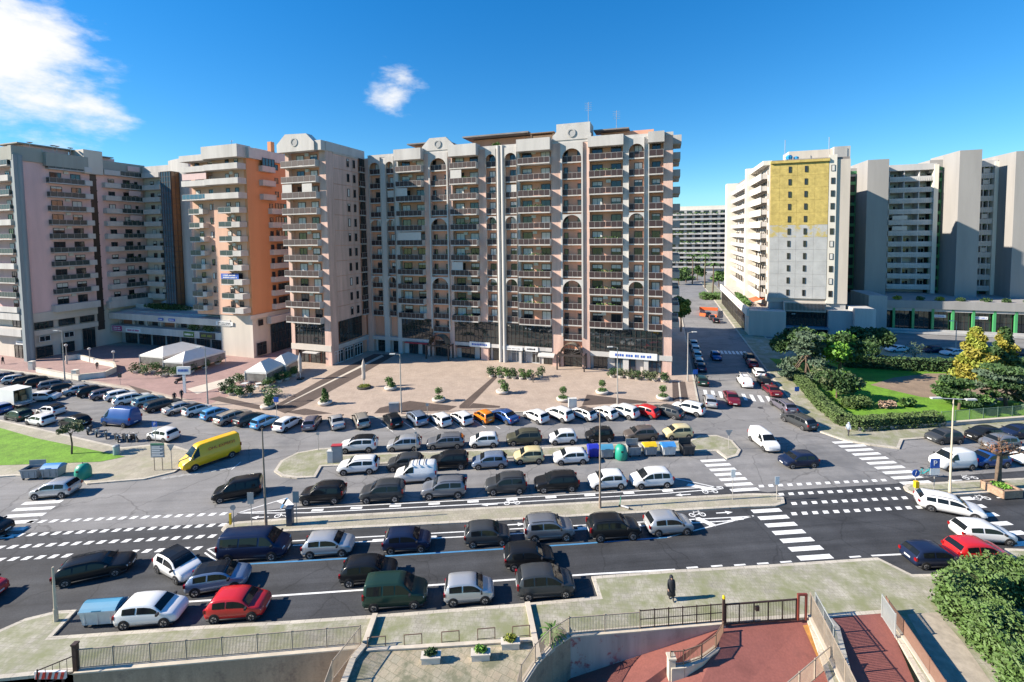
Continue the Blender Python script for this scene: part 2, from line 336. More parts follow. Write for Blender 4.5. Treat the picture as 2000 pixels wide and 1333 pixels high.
# parking bay lines by the plaza
lines('road_marking', [((400+.28*a,640+.28*b),(400+.28*c,640+.28*d)) for a,b,c,d in ((1230,668,1312,728),(1390,662,1466,712),(1560,660,1632,712),(1725,648,1802,708),(1880,648,1960,700),(2030,690,2060,706))], .1)
lines('road_marking', [((1330+62*k*.001,830),(1331,830)) for k in range(1)]+[((285,905),(300,898)),((452,918),(470,903)),((240,855),(262,845)),((228,866),(255,850))], .1)
mb = MB()
for i in range(9):
    c = G(322+i*16, 934-i*2.4); d = Vector((.8,.55,0)).normalized()*.32; n = Vector((.6,-.4,0)).normalized()*.3
    mb.quad([((c+e).x,(c+e).y,.011) for e in (-d-n, d-n, d+n, -d+n)])
struct(mb.build('road_marking', M('worn_paint', (.32,.32,.31), .8, .3, 3.0)))
# manhole covers
for x, y in ((415,899),(1606,835),(1485,797),(583,899)):
    c = G(x, y); struct(MB().lathe([(.38,0),(.38,.012)], 14, (c.x, c.y, .002)).build('manhole_cover', M('cast_iron', (.05,.05,.055), .7, .2, 3)))
# plaza bands of dark brick with pale stone lines
def band(pts, name='paving_band', mat=None, z=.14): return sheet(name, px(*pts, z=z), z, mat or m_band)
zb = lambda a, b: (400+.28*a, 640+.28*b)
zc = lambda a, b: (900+.28*a, 640+.28*b)
band([zb(560,600),zb(460,560),zb(930,300),zb(1180,185),zb(1330,190),zb(1090,330),zb(700,540)], mat=m_band)
band([zb(545,540),zb(575,530),zb(1250,200),zb(1235,190)], 'paving_line', m_line, .145)
band([zb(20,500),zb(100,480),zb(400,545),zb(390,575)]); band([zb(560,590),zb(700,565),zb(890,600),zb(690,612)])
band([zb(1180,600),zb(1220,560),zb(1430,512),zb(1760,550),zb(1700,580),zb(1370,590)])
band([zc(-10,565),zc(-10,545),zc(225,345),zc(258,345),zc(45,565)]); band([zc(45,565),zc(85,527),zc(275,548),zc(270,560)])
band([zc(845,545),zc(880,468),zc(1298,515),zc(1295,528),zc(1100,530)])
band([zc(1478,515),zc(1475,378),zc(1565,378),zc(1590,515)])
band([zc(1515,378),zc(1525,378),zc(1540,515),zc(1528,515)], 'paving_line', m_line, .145)
sheet('paving', px((-100,712),(17,722),(157,739),(280,760),(409,790),(540,735),(600,700),(520,675),(200,675),(20,690), z=.14), .137, m_pink)
band([(286,778),(250,752),(225,745),(298,766)]); band([(365,760),(600,697),(610,702),(385,770)], 'paving_line', m_line, .145)
# ================================================================ buildings
m_salmon = M('salmon_render', (.66,.335,.225), .85, .14, .5, streak=True, fine=.05)
m_salmon2 = M('salmon_pier', (.60,.405,.335), .85, .22, .8, streak=True, fine=.08)
m_conc = M('pale_concrete', (.475,.455,.43), .85, .18, .4, streak=True, fine=.05)
m_conc2 = M('grey_concrete', (.38,.375,.365), .85, .2, .4, streak=True, fine=.05)
m_brown = M('brown_railing', (.04,.022,.022), .55, .12, 1.5)
m_green = M('green_railing', (.035,.055,.055), .35, .2, 1.5)
m_rail = M('railing_metal', (.34,.32,.30), .5, .1)
m_frame = M('window_frame', (.045,.035,.032), .5, .1)
m_wframe = M('white_frame', (.62,.62,.60), .5, .06)
m_glass = M('window_glass', (.018,.023,.028), .06, 0, spec=.8)
m_glass2 = M('curtain_glass', (.02,.028,.03), .03, 0, spec=1.0)
m_glassb = M('blue_glass', (.05,.10,.14), .05, 0, spec=1.0)
m_shut = M('roller_shutter', (.60,.585,.55), .6, .08, 2)
m_ac = M('air_conditioner_white', (.58,.57,.54), .6, .1, 2)
m_pinkw = M('pink_render', (.70,.465,.44), .88, .12, .35, streak=True, fine=.04)
m_orange = M('orange_render', (.60,.27,.13), .88, .07, .35, streak=True, fine=.04)
m_peach = M('peach_render', (.60,.37,.27), .88, .08, .35, streak=True)
m_beige = M('beige_wall', (.55,.49,.42), .85, .10, .4, streak=True)
m_blind = M('canvas_blind', (.50,.48,.45), .8, .06, 2)
m_blind2 = M('pink_blind', (.58,.42,.40), .8, .06, 2)
m_roof = M('roof_felt', (.22,.20,.19), .9, .2, .5)
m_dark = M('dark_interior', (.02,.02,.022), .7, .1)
m_signw = M('sign_white', (.70,.70,.69), .5, .05); m_signb = M('sign_blue', (.03,.10,.42), .5, .05); m_signk = M('sign_black', (.025,.025,.03), .5, .05)
m_magenta = M('sign_magenta', (.42,.02,.16), .5, .05); m_red = M('red_awning', (.42,.035,.05), .7, .1)
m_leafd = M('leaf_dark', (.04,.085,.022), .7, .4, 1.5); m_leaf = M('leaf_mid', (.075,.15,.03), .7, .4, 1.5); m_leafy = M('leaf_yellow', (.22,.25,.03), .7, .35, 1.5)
class Fac:
    """a facade of a building: a runs along it to the right, d outward, z up"""
    def __init__(s, root, x, y, rot=0.0): s.root, s.x, s.y, s.r = root, x, y, rot
    def put(s, me, name, a=0.0, z=0.0, d=0.0, parent=None):
        if parent is not None: return put(me, name, parent, (a, -d, z))
        return put(me, name, s.root, (s.x+a*cos(s.r)+d*sin(s.r), s.y+a*sin(s.r)-d*cos(s.r), z), s.r)
    def box(s, name, a0, a1, z0, z1, d0, d1, mat, parent=None):
        me = MB().box(0, a1-a0, -(d1-d0), 0, 0, z1-z0).mesh(name, [mat]); return s.put(me, name, a0, z0, d0, parent)
_mc = {}
def cached(key, fn):
    if key not in _mc: _mc[key] = fn()
    return _mc[key]
def window_meshes(w, h, n=2, fm=None, gm=None):
    fm = fm or m_frame; gm = gm or m_glass
    def fr():
        b = MB(); t = .11
        b.box(-w/2, w/2, -.09, .0, 0, t).box(-w/2, w/2, -.09, .0, h-t, h).box(-w/2, -w/2+t, -.09, 0, t, h-t).box(w/2-t, w/2, -.09, 0, t, h-t)
        for i in range(1, n): x = -w/2+w*i/n; b.box(x-.03, x+.03, -.085, 0, t, h-t)
        return b.mesh('window', [fm])
    pa = lambda: MB().box(-w/2+.05, w/2-.05, -.045, -.004, .05, h-.05).mesh('pane', [gm])
    return cached(('wf', w, h, n, fm.name), fr), cached(('wp', w, h, gm.name), pa)
R2 = random.Random(3)
def window(fac, a, z, d, w, h, n=2, shut=None, fm=None, gm=None, ac=False):
    f, p = window_meshes(w, h, n, fm, gm); o = fac.put(f, 'window', a, z, d); put(p, 'pane', o)
    if shut is None: shut = R2.choice((0, 0, 0, .15, .3, .45, .7, 1.0))
    if shut > 0:
        me = cached(('sh', w, h, shut), lambda: MB().box(-w/2+.06, w/2-.06, -.075, -.047, h-.06-(h-.12)*shut, h-.06).mesh('shutter', [m_shut])); put(me, 'shutter', o)
    return o
def ac_unit(fac, a, z, d):
    me = cached('ac', lambda: MB().box(-.42, .42, -.32, 0, 0, .6).lathe([(.2,0),(.2,.01)], 10, (0,-.16,.6)).mesh('air_conditioner', [m_ac])); return fac.put(me, 'air_conditioner', a, z, d)
def balcony(fac, a0, a1, z, d0, d1, kind='brown', split=False, side=None, np_=None):
    """slab with railing; split: each infill panel its own object"""
    w = a1-a0; D = d1-d0; n = np_ or max(2, round(w/1.05))
    pm = {'brown': m_brown, 'green': m_green, 'white': m_conc, 'glass': m_glassb}[kind]
    def slab():
        b = MB().box(0, w, -D, 0, -.22, 0, 0)
        if kind == 'white':
            b.box(0, w, -D, -D+.14, 0, 1.0, 0).box(0, .14, -D+.14, 0, 0, 1.0, 0).box(w-.14, w, -D+.14, 0, 0, 1.0, 0)
        else:
            for i in range(n+1):
                x = min(max(w*i/n, .025), w-.025); b.box(x-.025, x+.025, -D+.02, -D+.07, -.3, 1.05, 1)
            b.box(0, w, -D+.02, -D+.08, 1.05, 1.1, 1)
            for x in (.0, w-.05): b.box(x, x+.05, -D+.08, -.02, 1.05, 1.1, 1)
            if side: b.box(w-.12, w-.0, -D+.1, -.02, 0, 1.04, 0)
        return b.mesh('balcony', [m_conc, m_rail])
    o = fac.put(cached(('ba', round(w,2), round(D,2), kind, n, bool(side)), slab), 'balcony', a0, z, d0)
    if kind != 'white':
        if split:
            pn = cached(('bp', round(w/n,2), round(D,2), kind), lambda: MB().box(.045, w/n-.045, -D+.035, -D+.06, .06, 1.02).mesh('railing_panel', [pm]))
            for i in range(n): put(pn, 'railing_panel', o, (w*i/n, 0, 0))
        def rl():
            b = MB()
            if not split:
                for i in range(n): b.box(w*i/n+.045, w*(i+1)/n-.045, -D+.035, -D+.06, .06, 1.02)
            b.box(.015, .035, -D+.1, -.03, .06, 1.02)
            if not side: b.box(w-.035, w-.015, -D+.1, -.03, .06, 1.02)
            return b.mesh('railing', [pm])
        put(cached(('br', round(w,2), round(D,2), kind, n, split, bool(side)), rl), 'railing', o)
    return o
def arch_frame(fac, a0, a1, z0, z1, ztop, th, mat, jamb=.38, parent=None):
    """wall plate with a round-headed opening; ztop = crown of the arch"""
    b = MB(); w = a1-a0; r = w/2; c = w/2; zc = ztop-r; n = 14
    def bx(x0, x1, y0, y1): b.box(x0, x1, -th, 0, y0, y1)
    bx(-jamb, 0, z0, z1); bx(w, w+jamb, z0, z1)
    arc = [(c-r*cos(pi*i/n), zc+r*sin(pi*i/n)) for i in range(n+1)]
    for i in range(n):
        (xa, za), (xb, zb_) = arc[i], arc[i+1]
        k = len(b.v)
        b.v += [(xa,-th,za),(xb,-th,zb_),(xb,-th,z1),(xa,-th,z1),(xa,0,za),(xb,0,zb_),(xb,0,z1),(xa,0,z1)]
        for q in ((0,1,2,3),(5,4,7,6),(0,4,5,1),(3,2,6,7)): b.f.append(tuple(k+j for j in q)); b.m.append(0)
    return fac.put(b.mesh('arch_surround', [mat]), 'arch_surround', a0, 0, 0, parent)
def wordy(fac, a, z, d, w, h, back, ink, name='sign', rows=1, seed=1):
    """sign board with small raised lettering blocks"""
    o = fac.box(name, a-w/2, a+w/2, z, z+h, d, d+.12, back); r = random.Random(seed)
    b = MB(); rh = h/(rows+.6)
    for q in range(rows):
        x = .12*w; y = h-.3*rh-(q+1)*rh+.2*rh
        while x < .86*w:
            l = r.uniform(.5, .9)*rh*.55; b.box(x, x+l, -.14, -.11, y, y+rh*r.uniform(.5, .62)); x += l+rh*(.14 if r.random() < .8 else .5)
    put(b.mesh('lettering', [ink]), 'lettering', o); return o
def shop(fac, a0, a1, z0, z1, d, n=3, fm=None, gm=None):
    w, h = a1-a0, z1-z0; b = MB()
    for i in range(n+1): x = w*i/n; b.box(max(0, x-.05), min(w, x+.05), -.14, 0, 0, h)
    b.box(0, w, -.13, 0, 0, .12).box(0, w, -.13, 0, h-.12, h).box(0, w, -.12, 0, h*.74, h*.74+.07)
    o = fac.put(b.mesh('shop_window', [fm or m_frame]), 'shop_window', a0, z0, d)
    for i in range(n): put(MB().box(w*i/n+.05, w*(i+1)/n-.05, -.07, -.01, .1, h-.1).mesh('pane', [gm or m_glass2]), 'pane', o)
    return o
def curtain(fac, a0, a1, z0, z1, d, n, rows, fm=None, gm=None, name='glazing'):
    w, h = a1-a0, z1-z0; b = MB()
    for i in range(n+1): x = min(max(w*i/n, .04), w-.04); b.box(x-.04, x+.04, -.12, .0, 0, h)
    for j in range(rows+1): y = min(max(h*j/rows, .04), h-.04); b.box(0, w, -.11, 0, y-.04, y+.04)
    o = fac.put(b.mesh(name, [fm or m_frame]), name, a0, z0, d)
    r = random.Random(int(a0*7))
    for i in range(n):
        for j in range(rows):
            k = r.randint(0, 3); t = (k-1.5)*.004      # panes sit slightly out of true
            q = cached(('cp', round(w/n,3), round(h/rows,3), k, (gm or m_glass2).name), lambda: MB().quad([(.03,-.05-t,.03),(w/n-.03,-.05+t,.03),(w/n-.03,-.05+t*.3,h/rows-.03),(.03,-.05-t*.3,h/rows-.03)]).mesh('pane', [gm or m_glass2]))
            put(q, 'pane', o, (w*i/n, 0, h*j/rows))
    return o
def building(name, label, s0, t0, cat='building'):
    p = ST(s0, t0); return thing(name, label, cat, p, -GA)
def foliage_blob(mb, c, r, n, size, rnd, mi=0, flat=1.0):
    for _ in range(n):
        d = Vector((rnd.gauss(0,1), rnd.gauss(0,1), rnd.gauss(0,1))).normalized()*(rnd.random()**.4)
        p = Vector(c)+Vector((d.x*r[0], d.y*r[1], d.z*r[2])); a = Vector((rnd.gauss(0,1), rnd.gauss(0,1), rnd.gauss(0,flat))).normalized(); q = a.orthogonal().normalized()
        q = q*cos(x := rnd.random()*6.28)+a.cross(q)*sin(x); e = a.cross(q); k = size*rnd.uniform(.6, 1.3)
        mb.quad([p-q*k-e*k*.5, p+q*k-e*k*.5, p+q*k+e*k*.5, p-q*k+e*k*.5], mi)
def roof_plants(fac, spots, seed=5):
    r = random.Random(seed)
    for a, z, d, w in spots:
        mb = MB(); foliage_blob(mb, (0,0,.4), (w, .5, .6), 160, .16, r, 0); fac.put(mb.mesh('plants', [m_leaf if r.random() < .6 else m_leafd]), 'plants', a, z, d)
# ---------------------------------------------------------------- main block
FZ = lambda k, o=0.0: 8.45+o+3.14*k
mainb = building('apartment_block', 'long salmon apartment block with arched loggias and brown balcony railings facing the plaza', -30, 86.6)
mf = Fac(mainb, 30-0, 0)          # a is measured in s: a = s
X = lambda s: s
mf.x = 30.0; mf.y = 0.0           # a = s  ->  local x = s+30
D0 = -.9
MBk = MB().box(-1.2+1.2-20+30, 1.0+30, 16, 32, 0, 27, 0).box(-65+30, 1.4+30, .92, 16, 3.6, 43.1, 0).box(-64+30, 1.2+30, .9, 15.8, 0, 3.6, 1)
MBk.build('wall', [m_salmon, m_conc], mainb)
MB().box(-62.6+30, 1.3+30, 1.0, 15.9, 43.1, 43.6).build('roof', m_roof, mainb)
bays = [('pier',-63.6,-62.15,'s'),('arch',-62.1,-59.2),('pier',-59.2,-57.9,'c'),('arch',-57.8,-55.8),('pier',-55.8,-54.75,'c'),('box',-54.7,-48.5),('pier',-48.5,-46.95,'s'),('garch',-46.95,-43.1),('pier',-43.1,-41.9,'s'),('box',-41.9,-36.0),('pier',-36,-34.4,'s'),('arch',-34.3,-32.1),('pier',-32.0,-30.3,'c2'),('arch',-30.2,-27.8),('pier',-27.75,-27.2,'c'),('box',-27.2,-20.8),('pier',-20.8,-18.6,'s'),('garch',-18.6,-14.9),('pier',-14.9,-13.4,'s'),('flush',-13.4,-7.25),('pier',-7.25,-6.2,'c'),('arch',-6.2,-3.5),('pier',-3.5,-2.65,'c'),('flush',-2.65,-.2),('pier',-.2,1.4,'s')]
split_bays = {-27.2, -18.6, -13.4, -6.2, -2.65}
for b in bays:
    a0, a1 = b[1], b[2]; c = (a0+a1)/2; w = a1-a0
    if b[0] == 'pier':
        mm = m_salmon2 if b[3] == 's' else m_conc
        mf.box('pier', a0, a1, 0.14, 43.4, D0, 0.0, mm)
        if b[3] == 'c2':
            for q in (a0+.2, a1-.6): mf.put(MB().tube((.2,0,0), (.2,0,43.8), .34, n=14).mesh('column', [m_conc]), 'column', q, .1, .12)
        continue
    sp = a0 in split_bays
    if b[0] in ('arch', 'garch'):
        for g in (0, 1, 2):
            k0 = 7-4*g; zt = FZ(k0+3)+2.45; z1 = FZ(k0+4)-.55 if g else 43.4; z0 = FZ(k0)-.55
            arch_frame(mf, a0, a1, z0 if g < 2 else (6.2 if b[0] == 'garch' else 8.2), z1, zt, .3, m_conc, jamb=.02 if b[0] == 'arch' else .3)
        for k in range(-1 if b[0] == 'garch' else 0, 11):
            z = FZ(k) if k >= 0 else FZ(0)-2.9
            balcony(mf, a0, a1, z, D0, -.12, 'brown', sp, np_=max(2, round(w/.95)))
            if b[0] == 'garch':
                window(mf, a0+.55, z, D0, .8, 2.2, 1, 0); window(mf, a1-.55, z, D0, .8, 2.2, 1, 0)
            else: window(mf, c+(.3 if w > 2.2 else 0), z, D0, min(1.5, w*.6), 2.35, 2)
            if R2.random() < .05: mf.box('blind', a0+.1, a1-.1, z+1.0, z+2.5, -.26, -.21, m_blind)
    else:
        dd = 1.3 if b[0] == 'box' else .8
        for k in range(11):
            z = FZ(k); balcony(mf, a0, a1, z, D0, dd, 'brown', sp, side=b[0] == 'box')
            if w > 4: window(mf, a0+1.35, z, D0, 2.0, 2.4, 2); window(mf, a1-1.3, z, D0, 1.9, 2.4, 2, None if b[0] == 'box' else R2.choice((0, .3)))
            else: window(mf, c, z, D0, 1.5, 2.35, 2)
            if w > 4 and R2.random() < .5: ac_unit(mf, c+R2.uniform(-.6,.6), z+2.05, D0)
            if w > 4 and R2.random() < .05: mf.box('blind', a0+.2, a0+w*R2.choice((.45,.95)), z+1.1, z+2.75, dd-.12, dd-.07, m_blind)
            if w > 4 and R2.random() < .26:
                mb = MB(); foliage_blob(mb, (0,0,0), (w*.35,.2,.35), 110, .11, R2); mf.put(mb.mesh('plants', [m_leaf]), 'plants', c, z+1.15, dd-.3)
        mf.box('parapet', a0-.15, a1+.15, 42.2, 44.5 if b[0] == 'box' else 44.1, D0, dd+.25, m_conc)
for a0, a1 in ((-62.4,-54.75),(-48.5,-41.95),(-35.9,-27.25),(-20.75,-13.45),(-7.2,-2.7),(-.15,1.45)):
    mf.box('parapet', a0, a1, 43.4, 44.0, D0-.3, .06, m_conc)
for c in (-45.0, -16.75):
    b = MB().prism([(-3.7,0),(3.7,0),(3.7,.9),(1.9,2.6),(-1.9,2.6),(-3.7,.9)], 0, .5)
    o = put(b.mesh('gable', [m_conc]), 'gable', mainb, (c+30, .32, 43.95)); o.rotation_euler = (pi/2, 0, 0)
    rb = MB()
    for i in range(20):
        a, e = 2*pi*i/20, 2*pi*(i+1)/20
        rb.quad([(.8*cos(a),-.64,1.25+.8*sin(a)),(.8*cos(e),-.64,1.25+.8*sin(e)),(.55*cos(e),-.64,1.25+.55*sin(e)),(.55*cos(a),-.64,1.25+.55*sin(a))], 0)
        rb.quad([(.8*cos(a),-.64,1.25+.8*sin(a)),(.8*cos(e),-.64,1.25+.8*sin(e)),(.8*cos(e),.1,1.25+.8*sin(e)),(.8*cos(a),.1,1.25+.8*sin(a))], 0)
    rb.quad([(.56*cos(2*pi*i/20), -.55, 1.25+.56*sin(2*pi*i/20)) for i in range(20)], 1)
    q = put(rb.mesh('oculus', [m_conc2, m_conc2]), 'oculus', mainb, (c+30, .3, 43.95))
# penthouses, canopies and plants on the roof
mf.box('penthouse', -53, -44.8, 43.6, 46.2, -9.5, -4.5, m_salmon); mf.box('penthouse', -39, -22, 43.6, 46.4, -10, -4.8, m_salmon)
mf.box('penthouse', -20.2, -13.6, 43.6, 47.6, -6.5, -2.2, m_conc); mf.box('penthouse', -12, -2, 43.6, 46.0, -11, -6, m_salmon)
mf.box('canopy', -54, -44, 46.2, 46.45, -10, -2.6, m_roof); mf.box('canopy', -40.5, -26, 46.6, 46.9, -10.4, -2.4, m_roof); mf.box('canopy', -25.5, -20.6, 46.1, 46.3, -8, -1.9, M('bamboo_screen', (.2,.13,.08), .9, .2, 3))
mf.box('canopy', -13.2, -6.5, 46.1, 46.35, -8, -4, m_roof)
for x in (-25.3, -20.8): mf.box('screen', x-.1, x+.1, 43.6, 46.1, -2.2, -2.0, MATS['bamboo_screen'])
mf.box('screen', -25.2, -20.9, 44.2, 45.7, -2.15, -2.1, MATS['bamboo_screen'])
roof_plants(mf, [(-52,44.2,-2.4,1.6),(-49.5,44.2,-2.2,1.2),(-43,44.3,-2.4,.8),(-38,44.2,-2.4,1.2),(-33,44.2,-2.4,1.0),(-26.4,44.5,-2.4,.8),(-11,43.9,-2.6,.8)])
# glazed storeys above the shops
for a0, a1, n in ((-54.7,-47.1,9),(-41.9,-32.0,11),(-30.2,-20.85,11),(-13.4,-.25,14)): curtain(mf, a0, a1, 3.75, 8.15, .0, n, 3)
mf.box('cornice', -62.4, -47.05, 2.95, 3.7, -1.4, .12, m_conc); mf.box('cornice', -41.85, -20.85, 2.95, 3.7, -1.4, .12, m_conc); mf.box('cornice', -13.35, 1.5, 2.75, 3.7, -1.4, .12, m_conc)
for a0, a1, n in ((-61.5,-58.8,3),(-57.5,-55,2),(-53.5,-51.3,2),(-50.2,-47.8,2),(-40.8,-37.8,3),(-36.6,-34.2,2),(-33.6,-32.4,1),(-29.6,-26.4,3),(-25.2,-23.6,2),(-22.8,-21,2),(-12.8,-10.2,3),(-8.8,-5.0,4),(-3.6,-.4,4)): shop(mf, a0, a1, .15, 2.75, -.88, n, m_wframe if a0 in (-29.6,-25.2) else None, m_glassb if a0 in (-29.6,-8.8,-3.6) else None)
wordy(mf, -36.2, 2.9, .14, 4.6, 1.05, m_signw, m_signb, seed=2); wordy(mf, -29, 2.75, .14, 4.2, .7, m_signw, m_conc2, seed=3); wordy(mf, -25.0, 2.75, .16, 2.6, .95, m_signw, m_signk, seed=4)
wordy(mf, -5.4, 1.95+.75, .16, 8.6, 1.25, m_signw, MATS['sign_blue'], seed=6); mf.box('awning', -53.8, -48.2, 2.75, 3.0, -.8, .7, m_red); mf.box('awning', -41.4, -38.4, 2.55, 2.75, -.8, .6, M('brown_awning', (.16,.07,.05), .7, .1))
put(MB().quad([(0,0,.75),(3.3,0,.75),(3.3,-1.6,0),(0,-1.6,0)]).quad([(0,-1.6,0),(3.3,-1.6,0),(3.3,-1.6,-.25),(0,-1.6,-.25)]).mesh('awning', [m_blind]), 'awning', mainb, (-23.6+30, .7, 2.2))
for c in (-45.0, -16.75):      # entrance with a fan-shaped glass canopy
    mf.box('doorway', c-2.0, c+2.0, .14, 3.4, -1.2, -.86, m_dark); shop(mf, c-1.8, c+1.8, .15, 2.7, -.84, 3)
    b = MB()
    for s in (-1, 1): b.box(s*2.6-.12, s*2.6+.12, -2.6, -2.36, 0, 3.0).box(s*2.6-.12, s*2.6+.12, -.5, -.26, 0, 3.0).box(s*2.6-.1, s*2.6+.1, -2.4, -.4, 2.8, 3.0)
    b.box(-2.7, 2.7, -2.66, -2.3, 2.75, 3.05)
    for i in range(9):
        a = pi*i/8; b.tube((0,-2.45,3.05), (2.0*cos(a),-2.45,3.05+2.0*sin(a)), .05, n=5)
    for i in range(16):
        a, e = pi*i/16, pi*(i+1)/16
        b.tube((2*cos(a),-2.45,3.05+2*sin(a)), (2*cos(e),-2.45,3.05+2*sin(e)), .09, n=5)
        b.quad([(2*cos(a),-2.4,3.05+2*sin(a)),(2*cos(e),-2.4,3.05+2*sin(e)),(2*cos(e),-.2,3.05+2*sin(e)),(2*cos(a),-.2,3.05+2*sin(a))], 1)
    mf.put(b.mesh('entrance_canopy', [m_frame, M('canopy_glass', (.16,.13,.09), .2, .1)]), 'entrance_canopy', c, .13, -.2)
# end wall with balconies towards the side street
ms = Fac(mainb, 31.4, 0, pi/2)
for k in range(0, 11):
    z = FZ(k); balcony(ms, 3.0, 7.5, z, 0, 1.35, 'white'); window(ms, 4.2, z, 0, 1.4, 2.3)
    balcony(ms, 9.5, 13.5, z, 0, 1.35, 'white'); window(ms, 11, z, 0, 1.4, 2.3)
ms.box('canopy', 2.6, 8, 42.3, 43.9, 0, 1.5, m_conc)
b = MB().tube((0,0,0), (0,0,4.2), .04, n=5)
for i in range(5): b.tube((-.7,0,2.6+i*.35), (.7,0,2.6+i*.35), .02, n=4)
put(b.mesh('antenna', [m_rail]), 'antenna', mainb, (-14.2+30, 4, 47.6)); put(b.mesh('antenna', [m_rail]), 'antenna', mainb, (-9+30, 6, 46))
# ---------------------------------------------------------------- wing towards the plaza
wing = building('apartment_wing', 'narrow salmon wing with octagonal gable and round window, brown balconies stacked on its front', -68.5, 74.4)
wf = Fac(wing, 68.5, 0); WO = .45
MB().box(-73.4+68.5, -63.6+68.5, 0.9, 12.1, 9.0, 43.6).box(-73.2+68.5, -63.9+68.5, 1.0, 12.1, 0, 9.0).build('wall', [m_salmon], wing)
wf.box('pier', -65.0, -63.55, .14, 43.6, -2.0, 0, m_salmon2); wf.box('pier', -73.5, -72.6, .14, 43.6, -2.0, 0, m_salmon2)
for k in range(11):
    z = FZ(k, WO); balcony(wf, -73.6, -65.0, z, -.9, 1.15, 'brown', True, side=True, np_=6)
    window(wf, -70.4, z, -.88, 1.9, 2.4); window(wf, -67.0, z, -.88, 1.8, 2.4)
    if R2.random() < .6: ac_unit(wf, -68.6, z+2.1, -.88)
    if k == 8:
        wf.box('blind', -73.4, -71, z+1.05, z+2.7, 1.05, 1.1, m_blind); wf.box('blind', -68.4, -66, z+1.05, z+2.7, 1.05, 1.1, m_blind)
o = put(MB().prism([(-74.0,0),(-64.8,0),(-64.8,1.6),(-66.6,3.3),(-71.8,3.5),(-74,1.6)], 0, 1.6).mesh('gable', [m_conc]), 'gable', wing, (68.5, .1, 43.1)); o.rotation_euler = (pi/2, 0, 0)
rb = MB().quad([(.6*cos(2*pi*i/20), -.0, .6*sin(2*pi*i/20)) for i in range(20)], 1)
for i in range(20):
    a, e = 2*pi*i/20, 2*pi*(i+1)/20
    rb.quad([(.85*cos(a),-.08,.85*sin(a)),(.85*cos(e),-.08,.85*sin(e)),(.6*cos(e),-.08,.6*sin(e)),(.6*cos(a),-.08,.6*sin(a))]); rb.quad([(.85*cos(a),-.08,.85*sin(a)),(.85*cos(e),-.08,.85*sin(e)),(.85*cos(e),.05,.85*sin(e)),(.85*cos(a),.05,.85*sin(a))])
put(rb.mesh('oculus', [m_conc2, m_conc2]), 'oculus', wing, (-69.6+68.5, -1.52, 44.9))
wf.box('gable_return', -65.2, -63.4, 43.1, 45.0, -3.0, 1.2, m_conc)
curtain(wf, -72.6, -65.05, 4.2, 8.7, -.3, 8, 3); wf.box('cornice', -73.6, -63.5, 2.95, 4.15, -1, .1, m_beige)
for a0, a1 in ((-72.4,-70.0),(-69.4,-67.0),(-66.6,-65.2)): shop(wf, a0, a1, .15, 2.8, -.86, 2)
wf.box('awning', -70, -66.5, 2.5, 2.7, -.6, .9, m_blind)
wsd = Fac(wing, -63.55+68.5, 0, pi/2)          # right-hand side of the wing
for k in range(11):
    z = FZ(k, WO)
    for j, (a0, a1) in enumerate(((2.2,6.0),(6.05,8.1),(8.15,10.0))): wsd.box('panel', a0, a1, z-.25, z+2.8, -.1, .06 if j != 1 else .04, m_salmon2)
    window(wsd, 6.7, z+.5, .05, .75, 1.7, 1, R2.choice((0,.2,1))); window(wsd, 8.7, z+.5, .07, .75, 1.7, 1, 0)
    balcony(wsd, 10.3, 11.9, z, -.0, .55, 'brown'); curtain(wsd, 10.3, 11.9, z+1.15, z+2.85, .3, 2, 1, name='loggia_glazing')
wsd.box('pier', 0.0, 2.1, .14, 43.3, -.05, .12, m_salmon2); wsd.box('parapet', 0, 12.2, 43.2, 45.0, -.6, .3, m_conc); wsd.box('cornice', 2.2, 10, 42.9, 43.2, -.2, .2, m_conc)
curtain(wsd, 2.6, 9.8, 4.2, 8.7, .02, 7, 3); wsd.box('cornice', .1, 12.1, 2.95, 3.9, -.3, .1, m_conc)
for a0, a1 in ((.8,3.4),(3.9,6.6),(7.1,9.8)): shop(wsd, a0, a1, .15, 2.8, .02, 3, m_wframe)
# ---------------------------------------------------------------- pink block on the left
leftb = building('apartment_block', 'pink apartment block with dark stair strip, blue-grey corner column and green-grey balconies', -130.5, 59)
lf = Fac(leftb, 0, -59, pi/2)          # facade facing the plaza: a = t
m_slate = M('slate_column', (.24,.27,.28), .8, .1, .5, streak=True); m_olive = M('grey_fascia', (.30,.30,.265), .85, .1, .5, streak=True)
MB().box(-45, 0, 1.0, 36, 10.2, 44.0, 0).box(-45, -.3, 1.2, 36, 0, 10.2, 1).build('wall', [m_pinkw, m_beige], leftb)
MB().box(-44.8, -.4, 1.6, 36, 44, 44.4).build('roof', m_roof, leftb)
lf.put(MB().box(-.55, .55, -.75, .3, 0, 44.2).tube((.5,-.5,0),(.5,-.5,44.2),.5,n=14).mesh('corner_column', [m_slate]), 'corner_column', 59.0, 0.1, 0)
LZ = lambda k: 10.9+3.13*k
lf.box('fascia', 58.4, 63.6, 43.2, 46.2, -.8, .35, m_olive); lf.box('fascia', 63.6, 71.4, 42.6, 45.6, -.8, 1.3, m_olive); lf.box('stair_head', 70.6, 74.4, 41.8, 47.4, -4, 1.2, m_beige); lf.box('fascia', 74.4, 84, 43.0, 45.4, -.8, .9, m_olive)
lf.box('stair_strip', 72.2, 73.5, 4.2, 43, -.3, .04, M('stair_glazing', (.045,.035,.03), .3, .2, 2))
for k in range(14): lf.box('stair_landing', 72.15, 73.55, 6+k*2.65, 6.3+k*2.65, -.2, .12, m_frame)
